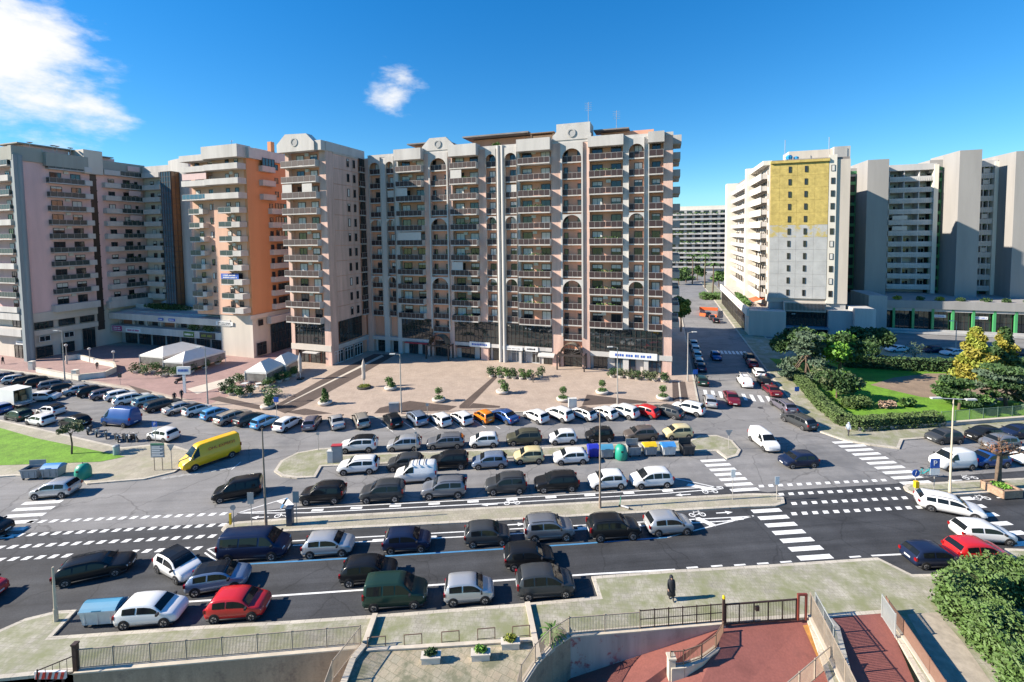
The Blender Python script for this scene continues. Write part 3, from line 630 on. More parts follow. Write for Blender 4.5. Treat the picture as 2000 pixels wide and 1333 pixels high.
for k in range(0, 11):
    z = LZ(k)
    if k: balcony(lf, 64.0, 70.5, z, 0, 1.25, 'green', True, np_=5); lf.box('side_parapet', 70.55, 72.0, z-.15, z+1.05, 0, 1.35, m_conc)
    else: lf.box('terrace_parapet', 63.5, 72.1, z-.9, z+.65, 0, 1.5, m_conc)
    window(lf, 65.7, z, .0, 2.1, 2.35, 2, R2.choice((0,0,.2,.4))); window(lf, 69.4, z, .0, 1.9, 2.35, 2, R2.choice((0,0,.2,1)))
    if R2.random() < .75: ac_unit(lf, 67.6, z-.95 if k else z+1.7, .0)
    balcony(lf, 74.6, 78.0, z, 0, 1.3, 'white'); window(lf, 76.6, z+.6, 0, 1.4, 1.5); balcony(lf, 78.1, 83.4, z, 0, 1.2, 'green'); window(lf, 80, z, 0, 1.6, 2.2); window(lf, 82.2, z, 0, .7, 2.0, 1, 0)
    if R2.random() < .3: lf.box('blind', 79.8, 82.6, z+1.3, z+2.6, 1.1, 1.16, m_blind2)
    if R2.random() < .3: mb = MB(); foliage_blob(mb, (0,0,.1), (1.6,.25,.4), 120, .12, R2); lf.put(mb.mesh('plants', [m_leafd]), 'plants', 80.5, z+1.0, 1.0)
lf.box('band', 59.6, 72.1, 8.2, 10.2, -.1, .25, m_beige); lf.box('band', 59.6, 72, 5.2, 6.4, -.1, .35, m_beige); lf.box('band', 74, 84, 9.2, 10.9, -.1, 1.4, m_conc)
for a0, a1 in ((60.4,63.6),(64.6,67.6),(68.6,71.4)): curtain(lf, a0, a1, 6.6, 8.1, .0, 4, 1, name='strip_window')
for a0, a1 in ((61,63),(65.4,67.3)): window(lf, (a0+a1)/2, 3.7, .02, a1-a0, 1.3, 2, 0, m_wframe)
shop(lf, 60.4, 63.2, .3, 2.7, .02, 2); shop(lf, 64.8, 67.2, .3, 2.7, .02, 2); shop(lf, 68.9, 71.3, .3, 6.3, .1, 3)
lff = Fac(leftb, -20, 0.0)                  # front towards the road (mostly out of frame)
for k in range(0, 11):
    z = LZ(k); balcony(lff, 6, 19.2, z, -1.0, .9, 'green' if k % 3 else 'white'); window(lff, 18.3, z, -1.0, 1.0, 2.2, 1, 0); window(lff, 15, z, -1.0, 1.6, 2.2); ac_unit(lff, 17, z+2.0, -1.0)
lff.box('band', 4, 19.4, 5.4, 7.0, -1, .6, m_conc); lff.box('band', 4, 19.4, 9.0, 10.5, -1, .7, m_conc); lff.box('fascia', 0, 19.6, 43.2, 46.2, -1, .2, m_olive); shop(lff, 13.5, 19, .2, 3.0, -.9, 4); shop(lff, 13.5, 19, 7.1, 8.9, -.9, 4); wordy(lff, 16.5, 3.2, -.85, 4.5, .8, m_signw, m_conc2, seed=9)
lf.box('penthouse', 62, 70, 44.4, 47.2, -9, -3, m_pinkw); lf.box('canopy', 60.5, 71, 47.2, 47.45, -9.5, -2, m_olive); lf.box('penthouse', 75, 80, 44.4, 46.8, -10, -4, m_pinkw); lf.box('canopy', 74.5, 79, 46.8, 47.0, -10, -2.5, m_olive)
for a, d in ((62.5,-1.8),(66.4,-1.6),(67.2,-1.8),(69.6,-1.5)):      # satellite dishes
    b = MB().tube((0,0,0),(0,0,1.6),.04,n=6); b.lathe([(.02,0),(.35,.06),(.55,.2)], 14, (0,0,1.5)); lf.put(b.mesh('satellite_dish', [m_ac]), 'satellite_dish', a, 46, d)
# back of the courtyard between the pink block and the orange tower
MB().box(.2, 12, 25.0, 36, 10, 43.6).build('wall', m_beige, leftb)
lb = Fac(leftb, 0, 25.0)
for k in range(0, 11):
    z = LZ(k); balcony(lb, 1.5, 7.8, z, 0, 1.3, 'white'); window(lb, 3.4, z, 0, 1.3, 2.2); window(lb, 6, z, 0, 1.3, 2.2)
    if k < 8: balcony(lb, 8, 11.2, z, 0, 1.0, 'green'); window(lb, 9.5, z, 0, 1.5, 2.2)
lb.box('fascia', 0, 12, 43, 45, -.6, .6, m_conc)
# glass lift tower and curved slab
lift = building('lift_tower', 'glazed lift tower before a curved grey slab wall beside the pink block', -115.5, 79.6)
lt = Fac(lift, 115.5, 0)
curtain(lt, -117.4, -113.9, 8.6, 42.6, .0, 4, 26, m_frame, m_glassb, 'lift_glazing'); ltr = Fac(lift, 1.6, 0, pi/2); curtain(ltr, 0.02, 2.0, 8.6, 42.6, 0, 2, 26, m_frame, M('amber_glass', (.16,.09,.04), .08, .1, spec=.9), 'lift_glazing')
MB().box(-1.85, 1.55, .15, 2.1, 0, 42.5).build('core', m_dark, lift); lt.box('lift_base', -117.2, -114, 0.1, 8.6, -2, 0, m_conc2)
b = MB(); n = 14; pts = [(-4.2+9.6*i/n, 3.6-1.9*sin(pi*.5*i/n)) for i in range(n+1)]
b.prism(pts+[(x, y+.6) for x, y in pts[::-1]], 0, 45.9); b.build('slab_wall', m_conc2, lift)
# ---------------------------------------------------------------- orange tower
tower = building('apartment_tower', 'orange and peach apartment tower with solid white balconies and a blue banner', -90, 73.5)
tf = Fac(tower, 90, 0); ts = Fac(tower, 6.1, -73.5, pi/2)
MB().box(-3.6, 6.1, .9, 16, 9.4, 43.2, 0).box(-3.4, 5.9, 1, 16, 0, 9.4, 1).build('wall', [m_orange, m_beige], tower)
tf.box('front_wall', -93.6, -84.6, 9.3, 43.2, -.95, -.85, m_peach); MB().box(-11, -3.7, 1.6, 12, 9, 43.4).build('rear_wall', m_peach, tower)
for k in range(10, -1, -1):
    z = 10.2+3.06*k
    if k >= 8:
        balcony(tf, -93.5, -84.0, z, -.9, 1.2, 'white'); balcony(ts, 77.5, 81, z, 0, 1.1, 'white')
        if k == 10: curtain(ts, 77.6, 80.9, z+1.0, z+2.7, .95, 4, 1, name='loggia_glazing')
    else:
        balcony(tf, -90.3, -86.6, z, -.9, .9, 'green', np_=2); tf.box('side_parapet', -86.6, -84.3, z-.15, z+1.0, -.9, .95, m_conc)
        balcony(ts, 79.6, 86, z, 0, 1.2, 'white'); window(ts, 80.4, z, 0, .9, 2.1, 1, 0); curtain(ts, 81.6, 84.8, z+.4, z+2.3, .0, 4, 1, name='strip_window')
    window(tf, -89.2, z, -.84, 1.1, 2.2); window(tf, -86.6, z, -.84, 1.1, 2.2); window(ts, 82.2 if k >= 8 else 78.4, z+.6, 0, 1.0, 1.3, 1) if k >= 8 else None
    tw = Fac(tower, 90, 1.6)
    if k >= 8: balcony(tw, -101, -93.7, z, 0, 2.3, 'glass' if k == 8 else 'white', np_=6); window(tw, -99, z, 0, 1.4, 2.2); window(tw, -95, z, 0, 1.4, 2.2)
    else:
        balcony(tw, -100.6, -97.4, z, 0, 1.3, 'green', np_=2); window(tw, -98.4, z, 0, 1.2, 2.2); tw.box('side_parapet', -97.35, -96.2, z-.1, z+1.0, 0, 1.35, m_conc)
        for a in (-95.3, -94.3): window(tw, a, z+.7, 0, .7, 1.4, 1, R2.choice((0,0,1)))
    if k == 9: tw.box('blind', -101, -93.8, z+1.2, z+2.6, 2.0, 2.06, m_blind2)
    if R2.random() < .6: ac_unit(tf, -87.9, z+2.0, -.84)
wordy(tf, -88.6, 17.3, .1, 5.0, 1.2, m_signb, m_signw, 'banner', 2, 11)
tf.box('parapet', -93.9, -83.8, 43.0, 45.6, -2, 1.3, m_conc); ts.box('parapet', 74.4, 88, 43.0, 45.2, -1, .9, m_conc); Fac(tower, 90, 1.6).box('parapet', -101.2, -94, 42.9, 44.2, -1, 2.4, m_conc)
ts.box('band', 73.6, 88, 8.6, 9.5, -.3, .3, m_beige); ts.box('terrace_parapet', 78, 86, 7.0, 8.6, 0, 1.3, m_conc); curtain(ts, 79, 86, .2, 6.6, .05, 7, 3); window(ts, 76.4, 6.9, .02, 1.2, 1.3, 1, 0); shop(ts, 75.2, 77.6, .4, 3.2, .02, 2)
MB().box(-2, 3, 6, 11, 43.2, 46.2).build('penthouse', m_beige, tower); MB().box(4.6, 5.6, 8, 9, 43.2, 47.8).build('chimney', m_orange, tower); MB().box(-8, -3.8, 4, 9, 43.4, 45.9).build('penthouse', M('timber_pergola', (.13,.07,.04), .8, .2), tower)
put(MB().tube((0,0,0),(0,0,5),.05,n=5).tube((-.5,0,4.8),(.5,0,4.8),.04,n=4).mesh('antenna', [m_rail]), 'antenna', tower, (-6, 8, 44))
# ---------------------------------------------------------------- shopping podium
pod = building('shopping_podium', 'low grey shopping podium with shop signs between the pink block and orange tower', -108, 75.4)
pf = Fac(pod, 108, 0)
MB().box(-22.4, 16.4, 1.6, 18, 0, 8.4).build('wall', m_conc2, pod)
MB().box(-22.4, 17.6, -1.0, 18, 6.6, 8.1).build('upper_slab', m_conc, pod); MB().box(-22.4, 17.4, -.8, 1.7, 3.4, 5.0).build('lower_slab', m_conc, pod)
MB().box(-22, 17, 4, 18, 8.1, 8.6).build('roof', M('roof_blue_grey', (.30,.32,.34), .8, .15, .3), pod)
for i in range(9): pf.box('column', -129.8+4.9*i, -129.4+4.9*i, 5.0, 6.6, -1.2, -.8, m_conc)
for i in range(8):
    a = -129.3+4.9*i
    if i in (5, 6): mb = MB(); foliage_blob(mb, (2.2,0,.8), (2.1,.3,.8), 260, .16, R2); pf.put(mb.mesh('plants', [m_leafd]), 'plants', a, 5.0, .3)
    elif i in (0, 3): pf.box('panel', a+.3, a+3.8, 5.0, 6.5, -1.5, -1.35, M('timber_panel', (.27,.11,.06), .7, .15))
    else: window(pf, a+1.5, 5.05, -1.58, 1.8, 1.4, 2, 0)
for i in range(7): shop(pf, -128.6+4.9*i, -124.6+4.9*i, .2, 3.1, -1.5, 3)
wordy(pf, -127.8, 3.7, .82, 3.2, 1.2, m_magenta, m_signw, rows=2, seed=12); wordy(pf, -122, 3.6, .82, 5.2, 1.0, m_signw, m_magenta, seed=13); wordy(pf, -103.4, 3.6, .82, 3.2, 1.2, MATS['leaf_mid'], m_signw, seed=14); wordy(pf, -97.6, 3.5, .84, 4.6, 1.4, m_signk, MATS['leaf_yellow'], seed=15); wordy(pf, -92.0, 6.9, 1.02, 5.0, .8, m_signw, m_signk, rows=2, seed=16)
wordy(pf, -112, 7.0, 1.02, 1.6, .6, m_signb, m_signw, seed=17); wordy(pf, -108.4, 7.0, 1.02, 2.0, .6, m_signb, m_signw, seed=18)
mb = MB(); foliage_blob(mb, (0,0,.7), (9,.8,.8), 1100, .2, R2); pf.put(mb.mesh('plants', [m_leafd]), 'plants', -117, 8.6, -4); mb = MB(); foliage_blob(mb, (0,0,.7), (6,.8,.7), 800, .2, R2); pf.put(mb.mesh('plants', [m_leafd]), 'plants', -101, 8.6, -4)
pf.box('terrace_wall', -129, -93, 8.4, 9.6, -4.6, -4.3, m_conc)
for i in range(5): pf.box('pergola_bar', -106.5, -95.5, 10.4, 10.5, -5-i*.8, -4.9-i*.8, m_rail)
for i in range(3): pf.box('pergola_post', -106.3+5*i, -106.2+5*i, 8.4, 10.4, -5, -4.9, m_rail)
put(MB().quad([(0,0,1.2),(5,0,1.0),(5,-3,.3),(0,-3,.5)]).mesh('canopy', [m_blind]), 'canopy', pod, (-13, 8, 9.6))
# ---------------------------------------------------------------- block with yellow insulation on its end wall
m_yel = M('yellow_insulation', (.50,.385,.12), .9, .24, .9, fine=.08); m_cem = M('cement_render', (.42,.425,.42), .9, .12, .5, fine=.05); m_cream = M('cream_concrete', (.66,.62,.54), .85, .08, .5, streak=True); m_cream2 = M('ribbed_concrete', (.50,.45,.39), .85, .1, .5, streak=True)
m_half = patchy(M('half_coated_render', (.42,.425,.42), .9, .12, .5, fine=.05), (.47,.38,.14), .55, .47, .56)
yb = building('apartment_block', 'block with half yellow, half cement end wall and long white balconies on its street side', 25.3, 130.5)
yf = Fac(yb, -25.3, 0); yl = Fac(yb, 0, 65, -pi/2)       # a runs towards the camera on the street side
MB().box(.2, 17.2, .3, 60, 8.2, 43.4, 0).box(.4, 17, .6, 60, 0, 8.2, 1).build('wall', [m_cream2, m_conc2], yb); MB().box(.4, 17, .5, 60, 43.4, 44).build('roof', m_roof, yb)
rowz = [8.9+3.08*i for i in range(12)]
for j in range(11):
    z0 = 9.3+3.07*j; mt = m_yel if j >= 6 else m_half if j == 5 else m_cem
    for q, (a0, a1) in enumerate(((25.4,27.4),(27.43,31.2),(31.23,35.0),(35.03,37.9))): yf.box('panel', a0, a1, z0+.015, z0+3.055, -.3, .1+.008*((j+q) % 3), mt)
    for a in (29.6, 33.1): window(yf, a-.0, z0+.7, .13, .62, 1.5, 1, 0)
    for a in (38.8,): window(yf, a, z0+.6, .09, .8, 1.5, 1, R2.choice((0,0,0,1)))
yf.box('parapet', 25.3, 38, 43.1, 43.7, -.6, .5, m_yel); yf.box('machine_room', 30, 40.5, 43.7, 46.4, -9, -3, m_beige); yf.box('pier', 38.0, 39.6, 8.2, 44.6, -.5, .08, m_cream)
yf.box('stair_tower', 39.7, 42.4, 0.1, 43.4, -4.2, -3.0, M('dark_stair_glazing', (.04,.05,.05), .3, .2)); yf.box('stair_head', 39.6, 43, 41, 46.8, -9, -2.2, m_conc2)
for k in range(12): yf.box('stair_landing', 39.72, 42.4, 8.6+3.0*k, 9.4+3.0*k, -3.1, -2.6, M('green_steel', (.05,.20,.08), .5, .15))
put(MB().lathe([(.5,0),(.7,.2),(.8,.9),(.55,1.3),(.2,1.4)], 14).mesh('water_tank', [M('blue_plastic', (.02,.25,.5), .4, .1)]), 'water_tank', yb, (4.4, 1.4, 43.9))
put(MB().lathe([(.4,0),(.6,.2),(.6,.8),(.2,1.0)], 12).mesh('water_tank', [MATS['blue_plastic']]), 'water_tank', yb, (6.0, 1.6, 43.9))
b = MB()
for x in (3.2, 12.6): b.tube((x,.2,0),(x,.2,5.4),.06,n=5).tube((x,-.4,.2),(x,2,2.2),.04,n=4)
for i in range(24): b.tube((3.2+.39*i,-.25,-.3),(3.2+.39*i,-.25,.5),.03,n=4)
b.tube((3.2,-.25,.5),(12.6,-.25,.5),.035,n=4); b.build('scaffold_gantry', m_rail, yb, (0,0,43.5))
for j in range(11):       # street side: long white balconies
    z = 9.3+3.07*j; balcony(yl, 46.5, 62.0, z, -.1, 1.5, 'white'); yl.box('parapet_band', 46.4, 62.1, z-.5, z+1.15, 1.45, 1.62, m_cream)
    for a in (48, 51, 54, 57, 60): window(yl, a, z, -.15, 1.7, 2.3)
    balcony(yl, 8, 44, z, -.1, 1.5, 'white')
    for a in (10, 14, 18, 22, 26, 30, 34, 38, 42): window(yl, a, z, -.15, 2.2, 2.2)
yl.box('fin_wall', 44.3, 46.3, 0.1, 44.6, -.6, 2.6, m_cream); yl.box('fin_wall', 4, 8, .1, 44.2, -.6, 3.2, m_cream); yl.box('parapet', 46.4, 64.8, 42.9, 44.0, -.4, 1.6, m_cream)
yl.box('corner_pier', 62.2, 64.9, 8.2, 43.8, -.4, .1, m_cream2)
for j in range(11): window(yl, 63.5, 10+3.07*j, .11, .7, 1.3, 1, R2.choice((0,1)))
yp = building('low_podium', 'low concrete podium with planted roof along the side street under the yellow-walled block', 25.3, 129)
ypf = Fac(yp, -25.3, 0)
MB().box(-5, .5, 0.5, 55, 0, 6.4).box(-5, 3.2, -2.5, 1.2, 0, 6.4).build('wall', m_beige, yp); ypl = Fac(yp, -5, 55, -pi/2)
for i in range(9): shop(ypl, 2+5.6*i, 6.6+5.6*i, .2, 4.6, .05, 3)
ypl.box('fascia', 0, 57.6, 5.0, 6.9, 0, .5, m_cream); wordy(ypl, 46, 5.2, .52, 7, 1.0, m_signw, m_magenta, seed=21); wordy(ypl, 33, 5.2, .52, 5, 1.0, m_signw, MATS['red_awning'], seed=22)
mb = MB(); foliage_blob(mb, (0,0,.4), (.9,14,.8), 1500, .22, R2); mb.build('plants', m_leaf, yp, (-3.8, 16, 6.6)); MB().quad([(0,0,.3),(2.6,0,1.2),(2.6,7,1.2),(0,7,.3)]).build('awning', M('orange_canvas', (.55,.12,.04), .7, .1), yp, (-3, 4, 7.4))
ypf.box('loggia_band', 28.6, 37.6, 6.2, 8.6, -1.2, .1, m_cream2)
for i in range(30): ypf.box('slat', 28.9+.29*i, 29.02+.29*i, 6.5, 8.3, .1, .2, m_frame)
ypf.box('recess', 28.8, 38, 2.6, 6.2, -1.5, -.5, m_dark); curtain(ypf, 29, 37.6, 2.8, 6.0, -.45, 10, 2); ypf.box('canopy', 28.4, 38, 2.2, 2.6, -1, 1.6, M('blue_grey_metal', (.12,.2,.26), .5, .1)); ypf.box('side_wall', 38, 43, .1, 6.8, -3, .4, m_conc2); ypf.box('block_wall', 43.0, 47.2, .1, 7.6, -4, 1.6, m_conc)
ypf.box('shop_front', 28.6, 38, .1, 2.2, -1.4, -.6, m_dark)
# ---------------------------------------------------------------- concrete slab blocks on the right
m_tower = M('tower_concrete', (.29,.28,.27), .88, .1, .35, streak=True); m_gsteel = MATS['green_steel']
m_rib = M('ribbed_grey', (.47,.46,.45), .85, .14, .5, streak=True)
rb_ = building('apartment_block', 'long concrete apartment block with ribbed balcony bands, windowless grey towers and green stairs', 62, 160)
rf = Fac(rb_, -62, 0)
MB().box(-18, 48, 1.8, 16, 8, 43.5).box(-18, 48, 1.8, 16, 0, 8).build('wall', m_rib, rb_)
for a0, a1 in ((44.0,50.2),(61.0,71.5),(81.0,84.6)):
    for k in range(11):
        z = 9.6+3.06*k; n = max(3, round((a1-a0)/3.4)); step = (a1-a0)/n
        o = rf.box('balcony_band', a0, a1, z-.4, z+1.0, -.1, 1.5, m_rib)
        b = MB()
        for i in range(int((a1-a0)/.42)): b.box(.1+.42*i, .3+.42*i, -1.66, -1.6, .15, .95)
        put(cached(('ribs', a0), lambda: b.mesh('rib', [m_conc])), 'rib', o, (0, 0, 0))
        for i in range(n):
            window(rf, a0+step*(i+.5), z, -1.75, step*.62, 2.1, 3, None, m_wframe)
            rf.box('divider', a0+step*i-.1, a0+step*i+.1, z+1.0, z+2.66, -1.7, 1.3, m_rib)
        if R2.random() < .4: rf.box('blind', a0+1, a0+1+step, z+1.1, z+2.3, 1.3, 1.36, m_blind)
    rf.box('parapet', a0-.2, a1+.2, 42.9, 44.6, -2, 1.7, m_rib)
    rf.box('edge_pier', a1-.4, a1+.6, 8, 44.2, -1, 1.9, m_cream)
for a0, a1, zt in ((53.4,58.3,45.6),(73.6,78.2,46.8),(85.0,93,45.8)):
    MB().box(a0-62, a1-62, -8, 6, 0, zt).build('stair_tower', m_tower, rb_)
    st_ = Fac(rb_, a0-62, 0)
    for k in range(12): st_.box('green_stair', -2.6, -.05, 9+3.06*k, 9.9+3.06*k, .2, .5, m_gsteel)
    st_.box('stair_recess', -2.7, -.02, 8, 42, -1.5, .15, m_dark)
    for x in (-2.6, -.3): st_.box('green_post', x, x+.2, 8, 43, .1, .3, m_gsteel)
    MB().box(a0-65, a0-62, -.4, 6, 42, zt-1.2).build('stair_head', m_tower, rb_)
gp = building('shop_podium', 'low dark glazed podium with green columns and planted roof in front of the concrete block', 66, 142)
gf = Fac(gp, -66, 0)
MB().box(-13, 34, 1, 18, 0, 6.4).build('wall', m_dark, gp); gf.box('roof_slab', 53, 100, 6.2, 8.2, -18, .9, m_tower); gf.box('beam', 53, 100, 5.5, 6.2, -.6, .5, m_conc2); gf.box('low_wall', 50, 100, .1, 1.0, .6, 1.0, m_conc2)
MB().box(-16.5, -12.6, -4, 8, 0, 9.6).build('end_block', m_conc2, gp); gf.box('steps', 52, 100, 0.1, .6, .5, 3.0, m_conc2)
for i in range(12):
    a = 53.4+4.05*i; gf.box('column', a+2.6, a+3.1, .6, 6.2, .1, .55, M('green_paint', (.06,.30,.11), .5, .1)); curtain(gf, a-.9, a+2.5, .7, 5.5, -.3, 3, 2)
wordy(gf, 65.9, 4.0, .0, 2.6, .7, m_signw, m_signb, seed=31); wordy(gf, 74, 3.9, .0, 2.8, .7, m_signw, m_signb, seed=32)
for i in range(10): mb = MB(); foliage_blob(mb, (0,0,.3), (R2.uniform(.7,1.8),.7,.6), 150, .2, R2); gf.put(mb.mesh('plants', [R2.choice((m_leafd, m_leaf, m_leafy))]), 'plants', 58+4.2*i+R2.uniform(-1,1), 8.3, -.3)
# ---------------------------------------------------------------- far blocks at the end of the street
for s0, t0, w, h, lab in ((-12, 318, 62, 41, 'far slab block with planted balcony bands at the side street end, nearer the plaza'), (52, 330, 44, 40, 'far slab block at the side street end behind the palms')):
    fb = building('far_apartment_block', lab, s0, t0); ff = Fac(fb, 0, 0)
    MB().box(0, w, 0, 14, 0, h).build('wall', m_conc2, fb); MB().box(1, w-1, 1, 13, h, h+2.4).build('penthouse', m_cream, fb)
    for k in range(12):
        ff.box('balcony_band', 0, w, 3.4+3.1*k, 4.5+3.1*k, 0, 1.4, m_conc if k % 2 else m_conc2)
        for i in range(int(w/5)): window(ff, 2.5+5*i, 4.6+3.1*k, .02, 3.2, 1.7, 3, 0)
        if k % 2: mb = MB(); foliage_blob(mb, (0,0,0), (w*.3,.4,.5), 160, .45, R2); ff.put(mb.mesh('plants', [m_leaf]), 'plants', R2.uniform(.3,.7)*w, 4.6+3.1*k, 1.2)
# ================================================================ vehicles
def paint(name, col, metal=.0, rough=.28):
    m = M('paint_'+name, col, rough, 0, spec=.5 if max(col) > .12 else .3, metal=metal, coat=.1 if max(col) < .12 else .4); m.node_tree.nodes['Principled BSDF'].inputs['Coat Roughness'].default_value = .06; return m
PC = {k: paint(k, c, mt) for k, (c, mt) in dict(white=((.72,.72,.71),0), silver=((.46,.47,.48),.45), grey=((.20,.21,.23),.4), dkgrey=((.06,.065,.07),.3), black=((.012,.013,.015),0), navy=((.014,.024,.06),.2), blue=((.02,.075,.25),.2), ltblue=((.10,.32,.58),.1), teal=((.30,.42,.44),.35),
      red=((.52,.018,.02),0), maroon=((.16,.015,.025),.2), cream=((.60,.50,.27),0), orange=((.68,.20,.015),0), green=((.018,.045,.035),.2), olive=((.085,.085,.06),.2), brown=((.13,.11,.10),.3), yellow=((.84,.47,.008),0), bluegrey=((.22,.28,.38),.4), beige=((.40,.37,.32),.4), violet=((.17,.16,.20),.4)).items()}
m_tyre = M('tyre', (.015,.015,.016), .85, 0); m_rim = M('rim', (.38,.38,.39), .35, 0, metal=.7); m_trim = M('black_trim', (.018,.018,.02), .6, 0)
m_cglass = M('car_glass', (.010,.013,.016), .04, 0, spec=.35); m_lamp = M('headlamp', (.62,.64,.66), .08, 0, spec=.9); m_tail = M('tail_lamp', (.26,.006,.008), .15, 0); m_plate = M('number_plate', (.7,.7,.68), .5, 0)
def interp(tab, x):
    for (a, u), (b, v) in zip(tab, tab[1:]):
        if x <= b: return u+(v-u)*(x-a)/(b-a) if b > a else v
    return tab[-1][1]
CT = dict(
 hatch=dict(L=4.0, W=1.74, top=[(0,.62),(.012,.86),(.03,.99),(.10,1.33),(.16,1.42),(.30,1.47),(.50,1.46),(.60,1.39),(.66,1.29),(.77,.98),(.80,.95),(.92,.85),(.97,.74),(1,.55)], belt=.92, roof=(.12,.64), rw=(.035,.11), ws=(.645,.765), win=((.15,.36),(.385,.70))),
 mini=dict(L=3.6, W=1.62, top=[(0,.62),(.01,.9),(.02,1.0),(.07,1.38),(.12,1.48),(.30,1.53),(.52,1.52),(.60,1.46),(.67,1.32),(.79,1.02),(.82,.98),(.93,.86),(.975,.74),(1,.55)], belt=.95, roof=(.08,.66), rw=(.025,.075), ws=(.65,.785), win=((.11,.36),(.385,.72))),
 suv=dict(L=4.35, W=1.82, top=[(0,.66),(.01,.98),(.025,1.1),(.075,1.5),(.12,1.59),(.30,1.64),(.50,1.63),(.60,1.55),(.65,1.44),(.75,1.12),(.79,1.08),(.93,.99),(.975,.86),(1,.6)], belt=1.05, roof=(.09,.63), rw=(.03,.08), ws=(.64,.745), win=((.12,.35),(.375,.69)), rails=True, zb=.3),
 wagon=dict(L=4.7, W=1.8, top=[(0,.62),(.01,.88),(.025,1.0),(.09,1.36),(.14,1.43),(.30,1.48),(.50,1.47),(.58,1.41),(.64,1.3),(.74,.99),(.78,.95),(.93,.84),(.975,.72),(1,.54)], belt=.93, roof=(.10,.62), rw=(.03,.095), ws=(.625,.735), win=((.12,.26),(.28,.44),(.46,.68)), rails=True),
 sedan=dict(L=4.5, W=1.78, top=[(0,.62),(.01,.9),(.03,.98),(.13,1.02),(.17,1.08),(.27,1.36),(.34,1.42),(.50,1.43),(.57,1.38),(.62,1.29),(.73,.98),(.77,.94),(.93,.82),(.975,.7),(1,.52)], belt=.91, roof=(.28,.61), rw=(.16,.275), ws=(.61,.725), win=((.24,.42),(.44,.67))),
 mpv=dict(L=4.3, W=1.8, top=[(0,.64),(.01,.95),(.025,1.05),(.08,1.48),(.12,1.58),(.30,1.66),(.50,1.64),(.60,1.54),(.67,1.38),(.80,1.02),(.83,.99),(.93,.88),(.975,.75),(1,.56)], belt=.98, roof=(.09,.62), rw=(.03,.085), ws=(.635,.795), win=((.11,.28),(.30,.49),(.51,.74))),
 doblo=dict(L=4.4, W=1.84, top=[(0,.66),(.004,1.0),(.012,1.3),(.03,1.76),(.07,1.84),(.30,1.87),(.56,1.85),(.64,1.74),(.68,1.6),(.79,1.14),(.82,1.08),(.94,.95),(.98,.82),(1,.6)], belt=1.08, roof=(.05,.63), rw=(.013,.028), ws=(.655,.785), win=((.07,.30),(.33,.50),(.52,.74))),
 van=dict(L=5.2, W=1.96, top=[(0,.66),(.004,1.1),(.01,1.4),(.022,1.9),(.05,1.97),(.30,1.99),(.66,1.98),(.73,1.88),(.77,1.7),(.86,1.22),(.88,1.16),(.96,1.0),(.985,.85),(1,.6)], belt=1.18, roof=(.04,.72), rw=(.011,.021), ws=(.745,.855), win=((.06,.32),(.34,.60),(.63,.81))),
 ducato=dict(L=5.9, W=2.06, top=[(0,.66),(.003,1.1),(.008,1.5),(.016,2.42),(.04,2.52),(.30,2.54),(.68,2.52),(.735,2.42),(.78,2.1),(.875,1.34),(.89,1.26),(.965,1.06),(.985,.9),(1,.6)], belt=1.3, roof=(.03,.72), rw=(.006,.006), ws=(.765,.868), win=((.72,.82),), zb=.3))
CT['panel'] = dict(CT['doblo'], win=((.54,.74),), rw=(.013,.013)); CT['bigvan'] = dict(CT['van'])
CT['bluevan'] = dict(CT['ducato'], L=5.4, win=((.72,.82),))
